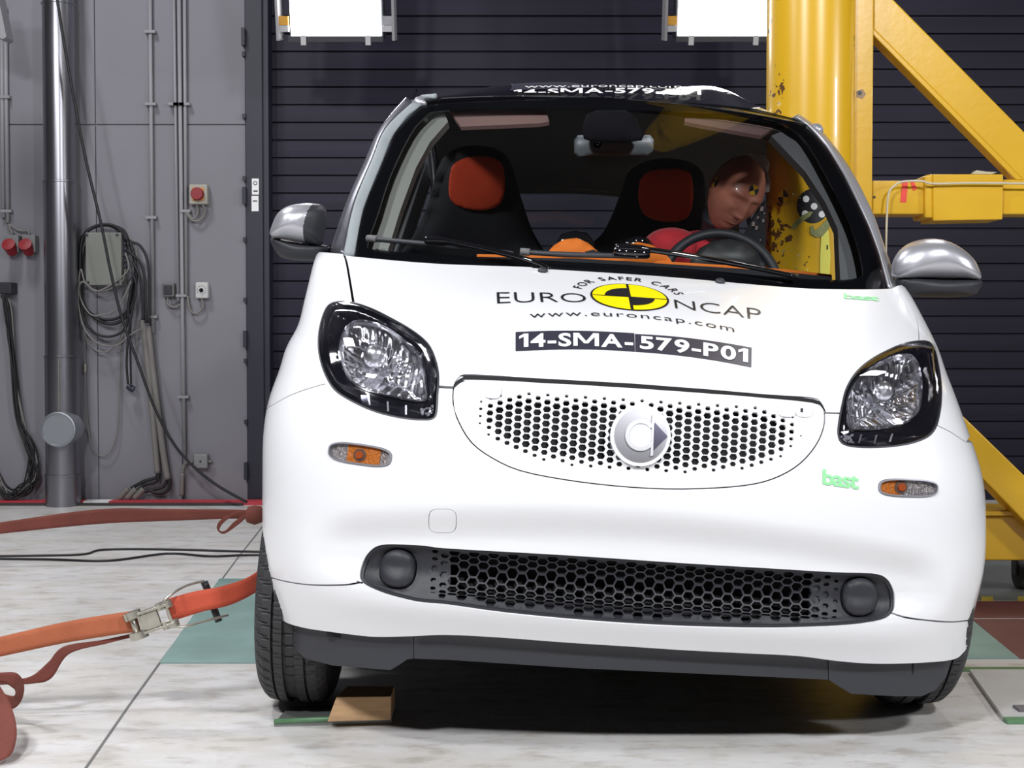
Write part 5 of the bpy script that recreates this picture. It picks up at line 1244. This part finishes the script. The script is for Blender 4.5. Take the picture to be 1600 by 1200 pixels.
patch(BS, [lw_(558, 235), lw_(566, 235), lw_(567, 487), lw_(557, 487)], 'emblem_bar', INK, hood, step=.02, off=.0029, skirt=0)
patch(BS, [lw_(436, 358), lw_(688, 358), lw_(688, 363), lw_(436, 363)], 'emblem_bar', INK, hood, step=.02, off=.0029, skirt=0)
def c32(p): return [(740+x/3.2, 400+y/3.2) for x, y in p]
pl1 = sm(c32([(210,382),(350,377),(520,376),(660,380),(803,388)]), 3, False)+sm(c32([(806,480),(660,471),(500,468),(350,471),(210,477)]), 3, False)
pl2 = sm(c32([(807,392),(950,400),(1100,415),(1250,436),(1390,460)]), 3, False)+sm(c32([(1388,558),(1250,531),(1100,508),(950,491),(809,480)]), 3, False)
for q in (pl1, pl2): patch(BS, q, 'number_plate_sticker', INKG, hood, step=.02, off=.0012, skirt=.0005)
pp = fitq([(0,0),(250,0),(500,0),(750,0),(1000,0),(0,100),(250,100),(500,100),(750,100),(1000,100)], c32([(210,382),(505,376),(805,389),(1100,415),(1390,460),(210,477),(505,469),(807,480),(1100,508),(1388,558)]))
decal_text(BS, [word('14-SMA-', 16, 494, 13, 87, .03), word('579-P01', 522, 984, 13, 87, .03)], pp, 'test_number', WV, hood, .0022)
bp = next(o for o in CAR.children if o.name.startswith('bumper'))
def quadw(q):
    def f(x, y): a = Vector(q[0]).lerp(Vector(q[1]), x); b = Vector(q[3]).lerp(Vector(q[2]), x); return tuple(a.lerp(b, y))
    return f
decal_text(BS, [word('bast', 0, 1, 0, 1, .02, .88)], quadw([(1285, 733), (1342, 740), (1341, 765), (1285, 757)]), 'green_lab_mark', GRN, bp)
decal_text(BS, [word('bast', 0, 1, 0, 1, .02, .88)], quadw([(1318, 459), (1374, 463), (1373, 471), (1318, 467)]), 'green_lab_mark', GRN, hood)
roofo = next(o for o in CAR.children if o.name.startswith('roof') and 'rail' not in o.name)
def rsq(q): return quadw(q)
patch(RS, [(797, 143), (950, 139), (1098, 143), (1102, 155), (950, 151), (795, 155)], 'number_plate_sticker', INKG, roofo, step=.02, off=.002, skirt=0)
decal_text(RS, [word('14-SMA-579-P01', 0, 1, 0, 1, .03)], lambda x, y: (803+292*x, 144.5+8.5*y-3*math.sin(math.pi*x)), 'test_number', WV, roofo, .008, .02)
decal_text(RS, [word('www.euroncap.com', 0, 1, 0, 1, 0)], lambda x, y: (820+245*x, 136.5+4.5*y-1.5*math.sin(math.pi*x)), 'web_address', WV, roofo, .004, .02)
#==DUMMY==
# ------------------------------------------------------------------ crash test dummy in the driver's seat
def dummy():
    hc = at(1148, 302, 4.13); t = thing('crash_test_dummy', 'crash test dummy in red shirt slumped with its head against yellow pole', 'dummy', tuple(at(1080, 520, 4.35)))
    # head, sculpted from a fine sphere; x right, -y face, z up
    nu, nv = 96, 72; vs = []; fs = []
    G = lambda a, b, s: math.exp(-((a/s[0])**2+(b/s[1])**2))
    for j in range(nv+1):
        th = math.pi*j/nv
        for i in range(nu):
            ph = 2*math.pi*i/nu; x = math.sin(th)*math.sin(ph); y = -math.sin(th)*math.cos(ph); z = math.cos(th)
            X, Y, Z = x*.079, y*.099, z*.122
            if Z < 0:   # jaw narrows, back of skull tucks in to the neck
                k = min(1, -Z/.118); X *= 1-.30*k**1.3; Y = Y*(1-.10*k) if Y < 0 else Y*(1-.45*k)
            if Y < 0:
                f = min(1, max(0, -y*1.6-.15))
                Y += .012*f*(1 if Z < .02 else 0)*min(1, (.02-Z)/.05 if Z < .02 else 0)*.6
                d = 0
                d += .006*(G(X-.03, Z-.024, (.026, .008))+G(X+.03, Z-.024, (.026, .008)))          # brow
                d -= .010*(G(X-.031, Z-.004, (.020, .013))+G(X+.031, Z-.004, (.020, .013)))         # eye socket
                d += .005*(G(X-.031, Z-.000, (.012, .006))+G(X+.031, Z-.000, (.012, .006)))         # closed lids
                nz = (Z-.012)/-.055
                if -.25 < nz < 1.15: d += (.006+.020*max(0, min(1, nz)))*math.exp(-(X/(.0075+.005*max(0, nz)))**2)*(1 if nz < 1 else max(0, 1-(nz-1)*6))*(1 if nz > 0 else max(0, 1+nz*4))
                d += .007*(G(X-.012, Z+.040, (.006, .006))+G(X+.012, Z+.040, (.006, .006)))         # nostrils
                d += .010*G(X, Z+.058, (.022, .0045))+.011*G(X, Z+.069, (.019, .005))-.006*G(X, Z+.063, (.022, .0018))
                d += .009*G(X, Z+.095, (.020, .014))                                                 # chin
                d += .005*(G(X-.045, Z+.025, (.018, .02))+G(X+.045, Z+.025, (.018, .02)))           # cheeks
                Y -= d*f
            e = math.exp(-((Y-.008)/.020)**2-((Z-.0)/.030)**2) if abs(X) > .05 else 0               # ears
            rim = math.exp(-((math.hypot((Y-.008)/.8, Z)-.022)/.006)**2) if abs(X) > .05 else 0
            X += math.copysign(.004*e+.004*rim, X)
            vs.append(Vector((X, Y, Z)))
    for j in range(nv):
        for i in range(nu): fs.append((j*nu+i, (j+1)*nu+i, (j+1)*nu+(i+1) % nu, j*nu+(i+1) % nu))
    H = Matrix.Translation(hc) @ Matrix.Rotation(R(17), 4, 'Y') @ Matrix.Rotation(R(24), 4, 'Z') @ Matrix.Rotation(R(24), 4, 'X')
    hd = place(MB().add([H @ v for v in vs], fs).build('head', SKIN, smooth=True), t)
    bm = bmesh.new(); bm.from_mesh(hd.data); bmesh.ops.remove_doubles(bm, verts=bm.verts, dist=1e-5); bm.to_mesh(hd.data); bm.free()
    tree = BVHTree.FromPolygons([v.co+t.location for v in hd.data.vertices], [tuple(p.vertices) for p in hd.data.polygons])
    def marker(px, py, r):
        h = tree.ray_cast(CAM, ray(px, py))
        if not h[0]: return
        m = Matrix.Translation(h[0]+h[1]*.002) @ h[1].to_track_quat('Z', 'Y').to_matrix().to_4x4() @ Matrix.Rotation(R(20), 4, 'Z')
        for k in range(4):
            pts = [Vector((0, 0, 0))]+[Vector((r*math.cos(R(90*k+15*q)), r*math.sin(R(90*k+15*q)), -.0012)) for q in range(7)]
            g = MB(); g.prism([m @ p for p in pts], m.to_3x3() @ Vector((0, 0, -.002)))
            o = g.build('target_sticker', INK if k % 2 else mat('orange_yellow_vinyl', (.75, .42, .02), .4)); o.data.transform(Matrix.Translation(-t.location)); o.parent = hd
    marker(1178, 297, .0165); marker(1117, 284, .0165)
    # neck
    c = H @ Vector((0, .022, -.085)); nb = at(1118, 378, 4.27)
    place(MB().tube(spline([c, c.lerp(nb, .5), nb], 5), .05, 20).build('neck', BLACKP, smooth=True), t)
    # one skinned body: trunk, arms with hands, thighs and shins
    def skin(name, V, E_, rad, m, lev=2):
        me = D.meshes.new(name); me.from_pydata([tuple(v) for v in V], E_, []); me.materials.append(m); o = D.objects.new(name, me); COL.objects.link(o)
        s = o.modifiers.new('skin', 'SKIN')
        for i, r_ in enumerate(rad): me.skin_vertices[0].data[i].radius = (r_, r_) if not isinstance(r_, tuple) else r_
        me.skin_vertices[0].data[0].use_root = True; o.modifiers.new('sub', 'SUBSURF').levels = lev; o.modifiers['sub'].render_levels = lev; s.use_smooth_shade = True
        for v in me.vertices: v.co -= t.location
        o.parent = t; return o
    pel = at(1080, 640, 4.55); pel.z = .62; ch = at(1090, 418, 4.30); ch.z = ch.z
    mid = pel.lerp(ch, .5); up = at(1108, 388, 4.27)
    shR = at(1030, 381, 4.22); shL = at(1168, 392, 4.36); elR = at(1010, 470, 4.12); wrR = Vector((elR.x+.10, 3.98, .80)); elL = at(1170, 500, 4.30); wrL = Vector((elL.x-.06, 4.06, .78))
    V = [pel, mid, ch, up, shR, elR, wrR, shL, elL, wrL]
    E_ = [(0, 1), (1, 2), (2, 3), (2, 4), (4, 5), (2, 7), (7, 8)]
    E2 = E_
    V2 = [pel, mid, ch, up, shR, elR.lerp(shR, .3), shL, elL.lerp(shL, .3)]
    skin('shirt', [pel, mid, ch, up, shR, elR.lerp(shR, .3), shL, elL.lerp(shL, .3), ch.lerp(shR, .55), ch.lerp(shL, .55)], [(0, 1), (1, 2), (2, 3), (2, 8), (8, 4), (4, 5), (2, 9), (9, 6), (6, 7)], [.13, .135, .135, .07, .07, .055, .07, .055, .10, .10], RED, 3)
    ins = [shR, elR, wrR]
    skin('arm', [shR.lerp(elR, .4), elR, wrR], [(0, 1), (1, 2)], [.045, .038, .028], SKIN); skin('arm', [shL.lerp(elL, .4), elL, wrL], [(0, 1), (1, 2)], [.045, .038, .028], SKIN)
    for wr, sgn in ((wrR, 1), (wrL, -1)):
        pa = wr+Vector((.01*sgn, -.075, -.01)); place(MB().tube([wr, wr.lerp(pa, .5), pa], [.028, .034, .03], 12).build('palm', SKIN, smooth=True), t)
        for k in range(4):
            b = pa+Vector((-.026+.017*k, .0, 0)); L_ = (.06, .068, .064, .05)[k]
            place(MB().tube([b, b+Vector((0, -L_*.45, -.004)), b+Vector((0, -L_*.8, -.02)), b+Vector((0, -L_*.9, -.038))], [.0095, .009, .008, .006], 8).build('finger', SKIN, smooth=True), t)
        b = wr+Vector((.028*sgn, -.03, 0)); place(MB().tube([b, b+Vector((.02*sgn, -.025, -.008)), b+Vector((.022*sgn, -.05, -.016))], [.012, .010, .007], 8).build('thumb', SKIN, smooth=True), t)
    for sx in (-.09, .09):
        hp = pel+Vector((sx, -.02, -.04)); kn = Vector((pel.x+sx*1.3, 4.02, .62)); an = Vector((pel.x+sx*1.4, 3.78, .36))
        skin('leg', [hp, kn, an, an+Vector((0, -.14, -.03))], [(0, 1), (1, 2), (2, 3)], [.08, .058, .04, .035], BLACKP)
dummy()
